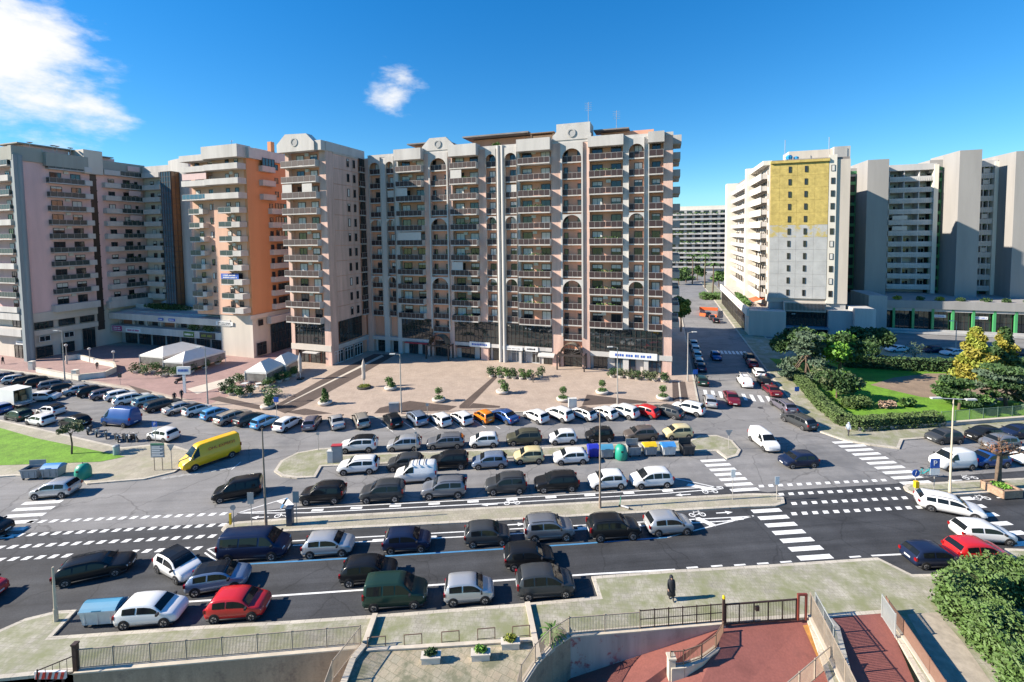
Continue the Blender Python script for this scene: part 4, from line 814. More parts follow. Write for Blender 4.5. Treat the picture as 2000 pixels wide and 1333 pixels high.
def car_proto(kind):
    c = CT[kind]; L, Wd, top = c['L'], c['W'], c['top']; zb = c.get('zb', .22); hw = Wd/2
    wt = [(0,.84),(.02,.92),(.08,.98),(.2,1),(.8,1),(.9,.97),(.96,.9),(1,.74)]
    def sec(x):
        t = interp(top, x); b = min(c['belt'] if x < .74 else max(c['belt']-.25*(x-.74)/.26, .5), t-.04); w = hw*interp(wt, x)
        e = zb+(.1 if x < .03 or x > .97 else 0); wr = w*(.975-.34*(t-b))
        return t, b, w, e, wr
    def ring(x):
        t, b, w, e, wr = sec(x); X_ = (x-.5)*L; cr = .03
        h = [(w*.8,e),(w*.97,e+.09),(w,e+.5*(b-e)),(w*.985,b-.05),(w*.965,b),(wr+.015*(w-wr),t-.045*min(1,(t-b)/.3)),(wr*.93,t),(wr*.5,t+cr*.8)]
        return [(X_, y, z) for y, z in h]+[(X_, 0, t+cr)]+[(X_, -y, z) for y, z in h[::-1]]
    xs = sorted(set([a for a, _ in top]+[.05,.2,.4,.45,.55,.7,.85]))
    mb = MB(); k = len(ring(.5))
    for x in xs: mb.v += ring(x)
    for i in range(len(xs)-1):
        for j in range(k-1): mb.f.append((i*k+j, i*k+j+1, (i+1)*k+j+1, (i+1)*k+j)); mb.m.append(0)
        mb.f.append((i*k+k-1, i*k, (i+1)*k, (i+1)*k+k-1)); mb.m.append(1)
    n0 = (len(xs)-1)*k; mb.f.append(tuple(range(k))[::-1]); mb.m.append(0); mb.f.append(tuple(n0+j for j in range(k))); mb.m.append(0)
    mb.box(-L*.45, L*.45, -hw*.99, hw*.99, zb-.02, zb+.1, 1).box(L*.47, L*.497, -hw*.62, hw*.62, zb+.08, zb+.3, 1).box(-L*.497, -L*.47, -hw*.7, hw*.7, zb+.06, zb+.2, 1)
    parts = [('body', mb.mesh('body', [PC['white'], m_trim], True), [])]
    def top_pane(name, a, b):
        q = MB(); n = 4
        for i in range(n):
            xa, xb = a+(b-a)*i/n, a+(b-a)*(i+1)/n; row = []
            for x in (xa, xb):
                t, bb, w, e, wr = sec(x); row.append([((x-.5)*L, g*wr*.9, t+.03*(1-abs(g)*.9)+.012) for g in (-1,-.5,0,.5,1)])
            for j in range(4): q.quad([row[0][j], row[1][j], row[1][j+1], row[0][j+1]])
        # push the pane out along its slope so that it lies proud of the body
        sl = -1 if name == 'windscreen' else 1; q.v = [(x-sl*.012, y, z+.006) for x, y, z in q.v]
        parts.append((name, q.mesh(name, [m_cglass], True), []))
    top_pane('windscreen', c['ws'][0]-.004, c['ws'][1]-.008)
    if c['rw'][1] > c['rw'][0]: top_pane('rear_window', c['rw'][0], c['rw'][1])
    for a, b in c['win']:
        for s in (-1, 1):
            q = MB(); n = 6; pts = []
            for i in range(n+1):
                x = a+(b-a)*i/n; t, bb, w, e, wr = sec(x); P0 = Vector(((x-.5)*L, w*.965, bb)); P1 = Vector(((x-.5)*L, wr+.015*(w-wr), t-.045)); d = P1-P0
                f1 = max(.12, .9-.03/max(.05, t-bb)); pts.append((P0+d*.1, P0+d*f1))
            for i in range(n):
                f = [pts[i][0], pts[i+1][0], pts[i+1][1], pts[i][1]]; q.quad([(p.x, s*(p.y+.012), p.z+.004) for p in (f if s < 0 else f[::-1])])
            parts.append(('side_window', q.mesh('side_window', [m_cglass], True), []))
    big = kind in ('suv','van','bigvan','ducato','bluevan'); r = .345 if big else .305
    ty = MB().tube((0,-.1,0),(0,.1,0), r, n=18); ty = ty.mesh('wheel', [m_tyre]); rm = MB().tube((0,-.012,0),(0,.012,0), r*.66, n=14)
    for i in range(5): a = 2*pi*i/5; rm.tube((0,-.016,0),(r*.6*cos(a),-.016,r*.6*sin(a)), .035, n=4, mi=1)
    rm = rm.mesh('rim', [m_rim, m_trim]); ar = MB().tube((0,-.01,0),(0,.01,0), r+.06, n=20).mesh('wheel_arch', [m_trim])
    for x in (-.5+.185, .5-.185):
        for s in (-1, 1):
            parts.append(('wheel_arch', ar, [], (x*L, s*(hw+.001), r+.015), 0))
            parts.append(('wheel', ty, [('rim', rm, (0, -.1 if s < 0 else .1, 0), 0 if s < 0 else pi)], (x*L, s*(hw-.075), r), 0))
    nose = interp(top, .955)
    for s in (-1, 1):
        parts.append(('headlight', MB().prism([(-.17,-.14),(.10,-.16),(.03,.12),(-.24,.16)] if s > 0 else [(-.17,.14),(.10,.16),(.03,-.12),(-.24,-.16)], 0, .13).mesh('headlight', [m_lamp]), [], (L*.5-.17, s*hw*.72, nose-.2), 0))
        parts.append(('taillight', MB().box(-.06, .08, -.1, .1, 0, .34 if big or kind in ('mpv','doblo','panel') else .22).mesh('taillight', [m_tail]), [], (-L*.5+.045, s*hw*.83, c['belt']-.22), 0))
        xm = c['ws'][1]-.035; t, bb, w, e, wr = sec(xm)
        parts.append(('wing_mirror', MB().box(-.06, .07, -.11, .11, 0, .14).mesh('wing_mirror', [m_trim]), [], ((xm-.5)*L, s*(hw+.08), c['belt']+.0), 0))
    for x in (L*.5-.015, -L*.5-.01): parts.append(('number_plate', MB().box(0, .025, -.26, .26, 0, .11).mesh('number_plate', [m_plate]), [], (x, 0, .42 if x > 0 else .6), 0))
    if c.get('rails'):
        for s in (-1, 1):
            b = MB(); pts = [((x-.5)*L, s*sec(x)[4]*.93, sec(x)[0]+.05) for x in (.14,.2,.35,.5,.58)]
            for p, q in zip(pts, pts[1:]): b.tube(p, q, .02, n=5)
            parts.append(('roof_rail', b.mesh('roof_rail', [m_trim]), []))
    rp = MB(); a, b2 = c['roof']; rx = [a]+[x for x in xs if a < x < b2]+[b2]
    for i in range(len(rx)-1):
        row = []
        for x in (rx[i], rx[i+1]):
            t, bb, w, e, wr = sec(x); row.append([((x-.5)*L, g*wr*.93, t+.03*(1-abs(g))+.02) for g in (-1,-.5,0,.5,1)])
        for j in range(4): rp.quad([row[0][j], row[1][j], row[1][j+1], row[0][j+1]])
    c['roofmesh'] = rp.mesh('roof_panel', [m_cglass], True)
    return parts
PROTO = {}
def car_at(px0, px1, yb, kind, head):
    """ground position whose projected outline has this centre and lower edge"""
    c = CT[kind]; L, Wd = c['L'], c['W']; a = radians(head); d = Vector((cos(a), sin(a), 0)); n = Vector((-sin(a), cos(a), 0)); xc = (px0+px1)/2
    cor = [(s*L*.49, t*Wd*.42, z) for s in (-1,1) for t in (-1,1) for z in (.35,)]+[(s*L*.315, t*Wd*.5, 0) for s in (-1,1) for t in (-1,1)]
    p = G(xc, yb)
    for _ in range(14):
        q = [P(*(p+d*x+n*y+Vector((0,0,z)))) for x, y, z in cor]
        cx_ = (min(u for u, v in q)+max(u for u, v in q))/2; by = max(v for u, v in q); p = p+(G(xc, yb)-G(cx_, by)); p.z = 0
    return p
ORD = ['first','second','third','fourth','fifth','sixth','seventh','eighth','ninth','tenth','eleventh','twelfth','thirteenth','fourteenth','fifteenth','sixteenth','seventeenth','eighteenth']
KW = dict(hatch='hatchback', mini='small city car', suv='SUV', wagon='estate car', sedan='saloon car', mpv='people carrier', doblo='high-roofed people carrier', panel='small panel van', van='passenger van', bigvan='passenger van', ducato='delivery van', bluevan='delivery van')
CW = dict(dkgrey='dark grey', navy='dark navy', ltblue='light blue', teal='pale teal', green='dark green', olive='dark olive', bluegrey='blue-grey', violet='dusky violet-grey')
NV = dict(van='minibus', bigvan='van', ducato='van', bluevan='van', panel='van', suv='suv')
def car(x0, x1, yb, kind, col, head, label, group=None, name='parked_car', roof=None, pos=None, z=0.0):
    if kind not in PROTO: PROTO[kind] = car_proto(kind)
    p = pos if pos is not None else car_at(x0, x1, yb, kind, head); p.z = z
    nm = name if kind not in ('ducato','bluevan','panel','bigvan') else name.replace('car', 'van')
    o = thing(nm, label, 'van' if kind in ('ducato','bluevan','panel','bigvan') else 'car', p, radians(head), group)
    rr = random.Random(int(yb*13+x0*7)); o.scale = (rr.uniform(.95,1.05), rr.uniform(.98,1.02), rr.uniform(.95,1.05))
    for q in PROTO[kind]:
        nme, me, subs = q[:3]; loc = q[3] if len(q) > 3 else (0,0,0); w = put(me, nme, o, loc)
        if nme == 'body': w.material_slots[0].link = 'OBJECT'; w.material_slots[0].material = PC[col]
        for sn, sm, sl_, sr in subs: put(sm, sn, w, sl_, sr)
    if roof:
        r = put(CT[kind]['roofmesh'], 'roof_panel', o); r.material_slots[0].link = 'OBJECT'; r.material_slots[0].material = PC[roof]
    return o
def row(items, where, group, name='parked_car'):
    """items in order from a landmark; where: '{} from the X in the row ...'"""
    for i, it in enumerate(items):
        x0, x1, yb, kind, col, head = it[:6]; extra = it[6] if len(it) > 6 else {}
        lab = '%s %s%s, %s %s' % (CW.get(col, col), KW[kind], ' with %s roof' % extra['roof'] if 'roof' in extra else '', ORD[i], where)
        car(x0, x1, yb, kind, col, head, lab, group, name, **extra)
row([(227,365,1233,'hatch','white',RD),(403,528,1220,'hatch','red',RD),(708,836,1197,'doblo','green',RD),(865,967,1187,'mini','silver',RD),(1005,1127,1176,'mpv','dkgrey',RD)], 'after the white container in the kerbside bay', 'cars in the near kerbside bay')
car(664,776,1149,'hatch','black',RD+1,'black hatchback double-parked beside the dark green people carrier')
car(979,1089,1117,'hatch','black',RD,'black hatchback double-parked behind the dark people carrier at the bay end')
car(360,493,1167,'hatch','bluegrey',RD+8,'blue-grey hatchback with black roof stopped beside the red hatchback', name='car', roof='black')
car(301,396,1142,'hatch','white',-27,'white hatchback with black roof turned across the lane by the black estate', name='car', roof='black')
car(107,262,1148,'wagon','black',RD+16,'long black estate car driving past the pale concrete post', name='car')
row([(422,572,1102,'bigvan','navy',RD),(584,699,1093,'hatch','silver',RD),(742,847,1084,'hatch','navy',RD),(905,999,1072,'hatch','dkgrey',RD),(1019,1127,1063,'suv','grey',RD),(1149,1250,1061,'suv','black',RD),(1257,1356,1050,'hatch','silver',RD)], 'along the blue line from the crossing', 'cars along the blue line')
row([(584,676,989,'suv','black',180+RD),(694,798,986,'suv','dkgrey',180+RD),(824,909,978,'suv','grey',180+RD),(947,1030,970,'suv','dkgrey',180+RD),(1043,1131,965,'suv','black',180+RD),(1147,1225,960,'hatch','white',180+RD),(1233,1311,957,'mpv','white',180+RD)], 'from the parking meter, beside the far bike lane', 'cars beside the far bike lane')
car(417,510,984,'doblo','black',199,'black high-roofed people carrier driving towards the median tip', name='car')
o = car(770,854,948,'panel','white',180+RD,'white panel van with roof bars double-parked between two rows of cars')
for x in (-.9, -.2, .5): put(MB().box(-.03,.03,-.75,.75,0,.05).box(-.03,.03,-.75,-.7,-.12,0).box(-.03,.03,.7,.75,-.12,0).mesh('roof_bar', [m_trim]), 'roof_bar', o, (x,0,1.97))
row([(657,742,930,'suv','white',180+RD),(757,825,923,'hatch','dkgrey',180+RD),(839,913,921,'suv','black',180+RD),(922,991,919,'hatch','bluegrey',180+RD),(1002,1064,909,'mini','cream',180+RD),(1080,1149,910,'hatch','white',180+RD)], 'from the ticket booth, south side of the island', 'cars on the south side of the island')
row([(664,736,888,'suv','white',180+RD,dict(roof='black')),(756,822,884,'mpv','silver',180+RD),(834,905,880,'wagon','grey',180+RD),(917,973,877,'mini','white',180+RD),(991,1056,873,'suv','olive',180+RD),(1070,1128,871,'mini','white',180+RD),(1142,1199,866,'mini','black',180+RD),(1223,1279,864,'hatch','brown',180+RD),(1294,1353,861,'mini','cream',180+RD)], 'from the ticket booth, north side of the island', 'cars on the north side of the island')
row([(1025,1070,829,'hatch','white',128),(1066,1121,827,'suv','white',130),(1112,1166,824,'hatch','white',132,dict(roof='brown')),(1159,1203,822,'hatch','white',130),(1190,1246,821,'suv','white',134),(1233,1287,819,'hatch','red',134),(1271,1333,820,'wagon','dkgrey',136),(1314,1375,815,'suv','white',140)], 'right of the parking gap in the slanted plaza row', 'slanted cars right of the gap')
row([(961,1011,830,'sedan','blue',130),(924,966,830,'mini','orange',126),(878,926,833,'hatch','white',126),(837,884,836,'hatch','white',126),(794,835,834,'wagon','bluegrey',122),(744,790,838,'hatch','black',122),(686,725,838,'wagon','beige',118),(638,678,841,'sedan','silver',118),(594,624,842,'hatch','violet',98),(544,579,844,'hatch','white',74),(502,533,840,'mini','ltblue',66),(464,508,834,'hatch','dkgrey',62),(433,476,831,'wagon','beige',62),(400,440,823,'mini','ltblue',60),(365,405,815,'mini','white',58,dict(roof='black')),(328,377,812,'sedan','silver',56),(292,344,806,'wagon','dkgrey',54),(269,311,797,'hatch','teal',54)], 'left of the gap in the plaza row', 'slanted cars left of the gap')
row([(230,286,794,'wagon','white',50),(217,253,785,'hatch','white',50),(183,235,783,'wagon','violet',50),(157,204,778,'hatch','black',50),(132,183,774,'sedan','silver',48),(102,146,772,'hatch','black',48),(81,133,765,'suv','grey',46),(59,97,759,'hatch','black',45),(36,80,755,'wagon','black',45),(11,55,752,'hatch','silver',44),(-10,31,748,'wagon','violet',44)], 'after the pale teal car, towards the pink block', 'slanted cars by the pink plaza')
car(67,110,787,'hatch','white',12,'white hatchback stopped behind the tail of the box truck'); car(-24,20,812,'hatch','blue',162,'blue hatchback parked behind the box truck cab')
row([(102,190,839,'wagon','black',162),(46,112,835,'hatch','white',162),(67,132,815,'hatch','white',165,dict(roof='black')),(6,67,825,'hatch','green',162)], 'from the row of motorcycles by the lawn', 'cars parked by the lawn')
car(193,280,837,'bluevan','blue',168,'blue delivery van parked beside the motorcycles')
car(288,349,866,'hatch','white',163,'white hatchback parked alone by the parking sign')
o = car(360,459,921,'ducato','yellow',232,'yellow delivery van with dark red lettering at the pavement corner', name='car')
cu = bpy.data.curves.new('lettering', 'FONT'); cu.body = 'DHL EXPRESS'; cu.size = .42; cu.extrude = .004; cu.align_x = 'CENTER'
t = bpy.data.objects.new('lettering', cu); COL.objects.link(t); dg = bpy.context.evaluated_depsgraph_get(); me = bpy.data.meshes.new_from_object(t.evaluated_get(dg)); bpy.data.objects.remove(t); me.materials.clear(); me.materials.append(M('courier_red', (.42,.02,.02), .5, 0))
for s in (-1, 1): q = put(me, 'lettering', o, (-.9, s*1.0, 1.75)); q.rotation_euler = (radians(90 if s < 0 else 90), 0, 0 if s < 0 else pi); q.scale = (1.1,1,1)
for q in o.children:
    if q.name.startswith('lettering'): q.location.y = (-1 if q.rotation_euler.z == 0 else 1)*1.005; q.rotation_euler.x += radians(-8) 
car(60,155,978,'hatch','silver',186,'silver hatchback driving past the green bottle bank', name='car')
car(-75,10,1060,'hatch','black',RD,'black car entering by the striped crossing, only its nose in view', name='car'); car(-118,6,1192,'hatch','red',RD,'red car entering near the concrete post, only its nose in view', name='car')
car(1518,1600,917,'hatch','navy',180+RD,'dark blue hatchback crossing the junction between two zebra crossings', name='car')
car(1464,1523,882,'panel','white',-88,'white panel van turning out of the side street', name='car')
row([(1527,1594,841,'wagon','dkgrey',104),(1509,1551,807,'wagon','violet',88),(1489,1525,775,'sedan','maroon',80),(1480,1505,756,'hatch','black',74),(1469,1495,739,'hatch','white',72),(1458,1480,720,'hatch','red',72),(1451,1475,707,'hatch','black',72)], 'along the hedge side of the side street', 'cars along the hedge side')
o = car(1441,1469,758,'panel','white',76,'white pickup-like van with ladder rack driving up the side street', name='car')
put(MB().box(-1.6,1.0,-.7,-.6,0,.08).box(-1.6,1.0,.6,.7,0,.08).box(-1.5,-1.4,-.7,.7,0,.06).box(.6,.7,-.7,.7,0,.06).mesh('ladder_rack', [m_rail]), 'ladder_rack', o, (0,0,1.95))
car(1416,1444,793,'sedan','maroon',-104,'maroon saloon coming down the side street over the crossing', name='car'); car(1373,1402,798,'hatch','silver',72,'silver hatchback stopped at the plaza corner of the side street'); car(1386,1411,705,'hatch','blue',-106,'bright blue hatchback coming down the shaded side street', name='car')
row([(1360,1384,755,'hatch','green',72),(1356,1382,728,'hatch','navy',72),(1353,1378,717,'hatch','silver',72),(1350,1374,703,'hatch','silver',72),(1347,1370,690,'hatch','white',72),(1344,1366,679,'hatch','silver',72)], 'along the plaza side of the side street', 'cars along the plaza side')
row([(1386,1410,632,'hatch','black',72),(1379,1402,626,'hatch','dkgrey',72),(1372,1394,620,'hatch','black',72)], 'from the orange roadworks barrier', 'cars by the roadworks')
row([(1733,1772,690,'sedan','white',184),(1808,1833,692,'hatch','navy',184),(1840,1881,697,'sedan','white',184),(1925,1965,694,'hatch','dkgrey',184),(1972,2010,698,'hatch','navy',184)], 'behind the park hedge below the green columns', 'cars behind the park hedge')
row([(1801,1886,870,'hatch','dkgrey',180+RD),(1886,1958,865,'hatch','black',180+RD),(1956,2020,860,'hatch','navy',180+RD)], 'in the bay below the park fence', 'cars below the park fence')
car(1915,1988,882,'hatch','grey',180+RD,'grey hatchback passing behind the bare pollarded tree', name='car')
row([(1821,1900,922,'panel','white',180+RD),(1898,1963,917,'hatch','blue',180+RD),(1971,2050,912,'hatch','white',180+RD)], 'after the parking sign in the lane behind the brick planter', 'cars behind the brick planter')
car(1803,1911,1018,'wagon','white',-28,'white estate car turning through the junction over the zebra crossing', name='car'); car(1861,1981,1068,'hatch','white',-7,'white hatchback double-parked beside the red car', name='parked_car')
car(1764,1881,1115,'hatch','navy',0,'dark blue hatchback parked beside the red car by the oleander bush'); car(1856,1960,1105,'hatch','red',0,'red hatchback parked between two cars by the oleander bush')
# box truck with its tailgate open
bt = thing('box_truck', 'white box truck with open rear and cartons inside, stopped by the lawn', 'truck', car_at(-8,70,800,'van',190)+Vector((0,0,0)), radians(-18))
MB().box(-1.9,1.9,-1.1,-1.05,.9,3.0).box(-1.9,1.9,1.05,1.1,.9,3.0).box(-1.9,1.9,-1.05,1.05,2.94,3.0).box(-1.9,-1.85,-1.05,1.05,.9,2.94).box(-1.9,1.9,-1.1,1.1,.8,.9).build('cargo_box', M('truck_white', (.62,.63,.61), .6, .06), bt)
MB().box(-3.6,-2.0,-1.0,1.0,.5,2.0).build('cab', PC['white'], bt); MB().box(-3.62,-2.6,-.95,.95,1.2,1.85).build('windscreen', m_cglass, bt); MB().box(-3.5,1.85,-.5,.5,.45,.8).build('chassis', m_trim, bt); MB().box(1.9,3.0,-1.05,1.05,.72,.8).build('tail_lift', m_rail, bt)
for x in (-2.9, 1.0):
    for s in (-1, 1): w = put(MB().tube((0,-.12,0),(0,.12,0),.38,n=16).mesh('wheel',[m_tyre]), 'wheel', bt, (x, s*.92, .38)); put(MB().tube((0,-.13,0),(0,.13,0),.2,n=12).mesh('rim',[m_rim]), 'rim', w)
for i, (x, y, w, h) in enumerate(((.2,-.5,.9,1.3),(.3,.5,.7,1.6),(-.9,0,.9,1.7),(1.0,.4,.6,.9))): tag(MB().box(-w/2,w/2,-w/2,w/2,0,h).build('cardboard_box', M('cardboard', (.33,.21,.11), .8, .15, 2), None, bt.matrix_basis @ Vector((x,y,.9)), radians(-18)), ['tall brown carton left of the truck opening','tall brown carton right inside the truck','large brown carton deep inside the truck','small brown carton at the truck opening'][i], 'carton')
# motorcycles and scooters
def motorbike(loc, rz, col, label, scooter=False):
    t = thing('motorcycle' if not scooter else 'scooter', label, 'motorcycle' if not scooter else 'scooter', loc, rz, 'two-wheelers parked by the lawn')
    for x in (-.65, .65): w = put(MB().tube((0,-.06,0),(0,.06,0),.3,n=16).mesh('wheel',[m_tyre]), 'wheel', t, (x,0,.3)); put(MB().tube((0,-.065,0),(0,.065,0),.17,n=10).mesh('rim',[m_rim]), 'rim', w)
    b = MB().box(-.45,.35,-.14,.14,.35,.7).box(.1,.5,-.16,.16,.65,.95) if not scooter else MB().box(-.75,-.05,-.18,.18,.35,.8).box(-.05,.4,-.16,.16,.25,.34).prism([(.38,-.2),(.5,-.2),(.5,.2),(.38,.2)], .3, 1.0)
    b.build('body', PC[col], t); MB().box(-.7,.05,-.15,.15,.72,.86).build('seat', m_trim, t); MB().tube((.65,.09,.3),(.45,.09,1.0),.03,n=6).tube((.65,-.09,.3),(.45,-.09,1.0),.03,n=6).build('fork', m_rim, t)
    MB().tube((.42,-.38,1.02),(.42,.38,1.02),.022,n=6).tube((.42,.3,1.02),(.4,.36,1.25),.012,n=4).tube((.42,-.3,1.02),(.4,-.36,1.25),.012,n=4).build('handlebar', m_trim, t); MB().lathe([(.05,0),(.1,.04),(.1,.12),(.03,.16)],10,(.55,0,.82)).build('headlight', m_lamp, t)
    return t
for i, (x, y, c, s) in enumerate(((175,846,'dkgrey',1),(190,851,'silver',1),(207,855,'black',0),(228,862,'black',0),(245,862,'dkgrey',0),(262,862,'black',0))): motorbike(G(x,y), radians(-60+7*i), c, '%s %s, %s from the black estate beside the lawn' % (CW.get(c,c), 'scooter' if s else 'motorcycle', ORD[i]), bool(s))
motorbike(G(352,748,.13), radians(60), 'black', 'black motorcycle parked by the lit sign on the pink plaza'); 
# ================================================================ plants
m_bark = M('bark', (.12,.085,.06), .9, .25, 3, fine=.2); m_leafb = M('leaf_blue', (.07,.11,.065), .75, .35, 1.2); m_leafg = M('leaf_grey', (.10,.125,.055), .75, .35, 1.2); m_leafb2 = M('leaf_bright', (.12,.26,.03), .7, .4, 1.2); m_gold = M('leaf_gold', (.25,.225,.03), .7, .35, 1.0); m_pinkgrass = M('dry_grass', (.36,.25,.18), .85, .25, 2)
m_hedge = M('leaf_hedge', (.075,.12,.03), .75, .45, 1.4); m_olea = M('leaf_oleander', (.075,.135,.028), .65, .4, 1.6); m_planter = M('planter_stone', (.55,.50,.44), .85, .12, 1.5)
RT = random.Random(11)
def limb(mb, p0, p1, r0, r1, mi=0):
    mid = (Vector(p0)+Vector(p1))/2+Vector((RT.uniform(-.1,.1), RT.uniform(-.1,.1), 0))*(Vector(p1)-Vector(p0)).length*.5
    mb.tube(p0, mid, r0, (r0+r1)/2, 7, mi, False); mb.tube(mid, p1, (r0+r1)/2, r1, 7, mi, False)
def tree(name, label, loc, trunk_h, r, clumps, mats, leaf=.16, per=220, cat='tree', group=None, shape='round', stretch=(1,1,1)):
    """clumps: list of (dx,dy,z,rx,ry,rz)"""
    t = thing(name, label, cat, loc, RT.uniform(0, .3), group); tb = MB(); limb(tb, (0,0,-.1), (0,0,trunk_h), r, r*.6)
    cb = [MB() for _ in mats]
    for i, (x, y, z, a, b, c) in enumerate(clumps):
        if i % 2 == 0 or len(clumps) < 8: limb(tb, (0,0,trunk_h*RT.uniform(.7,1)), (x*.85, y*.85, z), r*.4, r*.1)
        foliage_blob(cb[i % len(mats)], (x,y,z), (a,b,c), per, leaf, RT, 0)
    tb.build('trunk', m_bark, t, smooth=True)
    for q, m in zip(cb, mats):
        if q.v: q.build('crown', m, t)
    return t
def ball(n, R, z0, h, cr, jitter=.35):
    out = []
    for i in range(n):
        d = Vector((RT.gauss(0,1), RT.gauss(0,1), RT.gauss(0,.9))).normalized()*RT.uniform(.45, .85); s = cr*RT.uniform(.7, 1.3)
        out.append((d.x*R, d.y*R, z0+h/2+d.z*h/2*.8, s, s, s*.8))
    return out
def cone(n, R, z0, h, cr):
    out = []
    for i in range(n):
        w = i/(n-1); rr = R*(1-w)**.75; a = i*2.4; s = cr*(1-.55*w)*RT.uniform(.8,1.2)
        out.append((rr*cos(a)*.6, rr*sin(a)*.6, z0+w*h, s, s, s*.9))
    return out
def layers(n, R, z0, h, cr):
    out = []
    for i in range(n):
        w = (i % 6)/5; a = RT.uniform(0, 6.28); rr = R*(1-.6*w)*RT.uniform(.35,1); out.append((rr*cos(a), rr*sin(a), z0+w*h+RT.uniform(-.2,.2)*h/5, cr*RT.uniform(.8,1.4), cr*RT.uniform(.8,1.4), cr*.35))
    return out
tree('young_tree', 'slim leaning young tree with sparse yellow-green crown on the left lawn', G(140,887,.16), 2.6, .11, [(-.5,0,3.2,.8,.6,.5),(.5,.2,3.6,.9,.7,.5),(1.0,0,3.1,.5,.5,.4),(-1.0,.1,2.9,.5,.5,.4)], [m_leafg], .12, 130)
tree('broadleaf_tree', 'bright green broadleaf tree behind the blue-grey cedar in the park', G(1640,738,.17), 3.5, .35, ball(18,4.4,2.2,7.4,1.7), [m_leafb2, m_leafd], .26, 300)
tree('pine_tree', 'dark rounded pine beside the side street behind the cedar', G(1560,722,.17), 3, .35, ball(16,4.6,2.0,6.2,1.7), [m_leafd], .26, 300)
tree('pine_tree', 'dark round tree at the park edge below the green-columned podium', G(1702,712,.17), 3, .3, ball(15,4.2,2.2,6.2,1.6), [m_leafd], .26, 300)
tree('cedar_tree', 'blue-grey spreading cedar with feathery layered branches in the park', G(1572,742,.17), 5, .3, layers(26,5.2,1.2,6.6,1.3), [m_leafb], .22, 170)
tree('round_shrub', 'large round grey-green shrub beside the low clipped hedge in the park', G(1634,778,.17), 1.5, .16, ball(20,2.9,.4,5.2,1.1), [m_leafg, m_leafd], .17, 260, 'shrub')
tree('clipped_shrub', 'low oval clipped shrub in front of the large round shrub', G(1672,795,.17), .5, .1, [(x*.9,y*.5,.75,1.0,.9,.75) for x in (-1.7,-.9,0,.9,1.7) for y in (-1,0,1)], [m_hedge], .12, 150, 'shrub')
tree('conifer_tree', 'tall golden conifer in the park, taller than its golden neighbour', G(1903,748,.17), 2, .25, cone(22,3.3,.6,8.2,1.5), [m_gold, m_leafy], .24, 260, group='golden conifers')
tree('conifer_tree', 'shorter golden conifer partly behind the blue-green pine', G(1958,738,.17), 2, .25, cone(18,3.0,.8,7.4,1.4), [m_gold, m_leafd], .24, 230, group='golden conifers')
tree('spreading_pine', 'blue-green spreading pine in front of the golden conifers', G(1965,796,.17), 3, .25, layers(30,4.6,1.0,4.6,1.2), [m_leafb, m_leafd], .2, 190)
tree('spreading_pine', 'low green pine with leaning trunk beside the T-shaped street lamp', G(1872,800,.17), 2.4, .2, layers(22,3.4,.9,3.2,1.0), [m_leaf, m_leafd], .18, 190)
tree('bare_tree', 'thin grey nearly bare tree by the park hedge', G(1786,716,.17), 2.5, .12, ball(8,2.0,1.4,4,.9), [m_leafb], .1, 50)
tree('dry_grass_clump', 'tuft of dry pinkish grass beside the yucca in the park', G(1733,797,.17), .2, .05, [(x,0,.5,.6,.6,.6) for x in (-.7,0,.7)], [m_pinkgrass], .12, 220, 'plant')
tree('yucca_plant', 'spiky green yucca beside the dry grass in the park', G(1772,794,.17), .4, .08, [(x,0,.7,.7,.6,.6) for x in (-.5,.5)], [m_leaf], .2, 160, 'plant')
tree('street_tree', 'yellowing street tree on the pavement beside the end wall of the arched block', G(1330,648,.13), 4, .25, ball(16,2.4,2.5,8,1.3), [m_leafy, m_leaf], .26, 190)
def hedge(name, label, pts, h, w, mat, leaf=.13, dens=60, lump=.12):
    """leaves spread over the faces of a box-shaped run, thicker than its dark core"""
    t = thing(name, label, 'hedge', pts[0]); cb = MB(); core = MB(); o0 = pts[0]
    for a, b in zip(pts, pts[1:]):
        L_ = (b-a).length; d = (b-a)/L_; n = Vector((-d.y, d.x, 0)); A_, B_ = a-o0-d*w*.12, b-o0+d*w*.12; L_ += w*.24
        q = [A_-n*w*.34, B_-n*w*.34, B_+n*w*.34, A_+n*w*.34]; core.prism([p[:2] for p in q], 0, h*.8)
        for _ in range(int(dens*L_*(2*h+w))):
            x = RT.uniform(-.1, L_+.1); f = RT.random()*(2*h+w); k = lump*(sin(x*2.1+f)+sin(x*.9+1.7*f)+RT.gauss(0,.6))
            if f < w: y, z = f-w/2, h*.97+k
            else: z = RT.random()*h; y = (w/2*(1-.25*(z/h)**3)+k)*(1 if f < w+h else -1)
            p = A_+d*x+n*y; p.z = max(.05, z); e1 = Vector((RT.gauss(0,1), RT.gauss(0,1), RT.gauss(0,1))).normalized(); e2 = e1.orthogonal().normalized(); s_ = leaf*RT.uniform(.6,1.3)
            cb.quad([p-e1*s_-e2*s_*.38, p+e1*s_-e2*s_*.38, p+e1*s_+e2*s_*.38, p-e1*s_+e2*s_*.38])
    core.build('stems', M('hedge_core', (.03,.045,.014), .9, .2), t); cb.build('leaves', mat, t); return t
hedge('hedge', 'clipped green hedge curving round the park corner above the pavement', px((1546,722),(1562,748),(1600,792),(1642,828),(1676,838),(1750,833),(1832,828), z=.17), 1.5, 1.6, m_hedge, .12, 70, .05)
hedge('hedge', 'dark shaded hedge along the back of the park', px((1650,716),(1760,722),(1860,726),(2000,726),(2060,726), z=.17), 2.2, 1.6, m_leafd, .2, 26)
hedge('oleander_hedge', 'tall leafy oleander hedge beside the slatted walkway', [G(1868,1188,.13), G(1945,1262,.13), G(2080,1420,.13)], 2.1, 2.6, m_olea, .11, 150, .2)
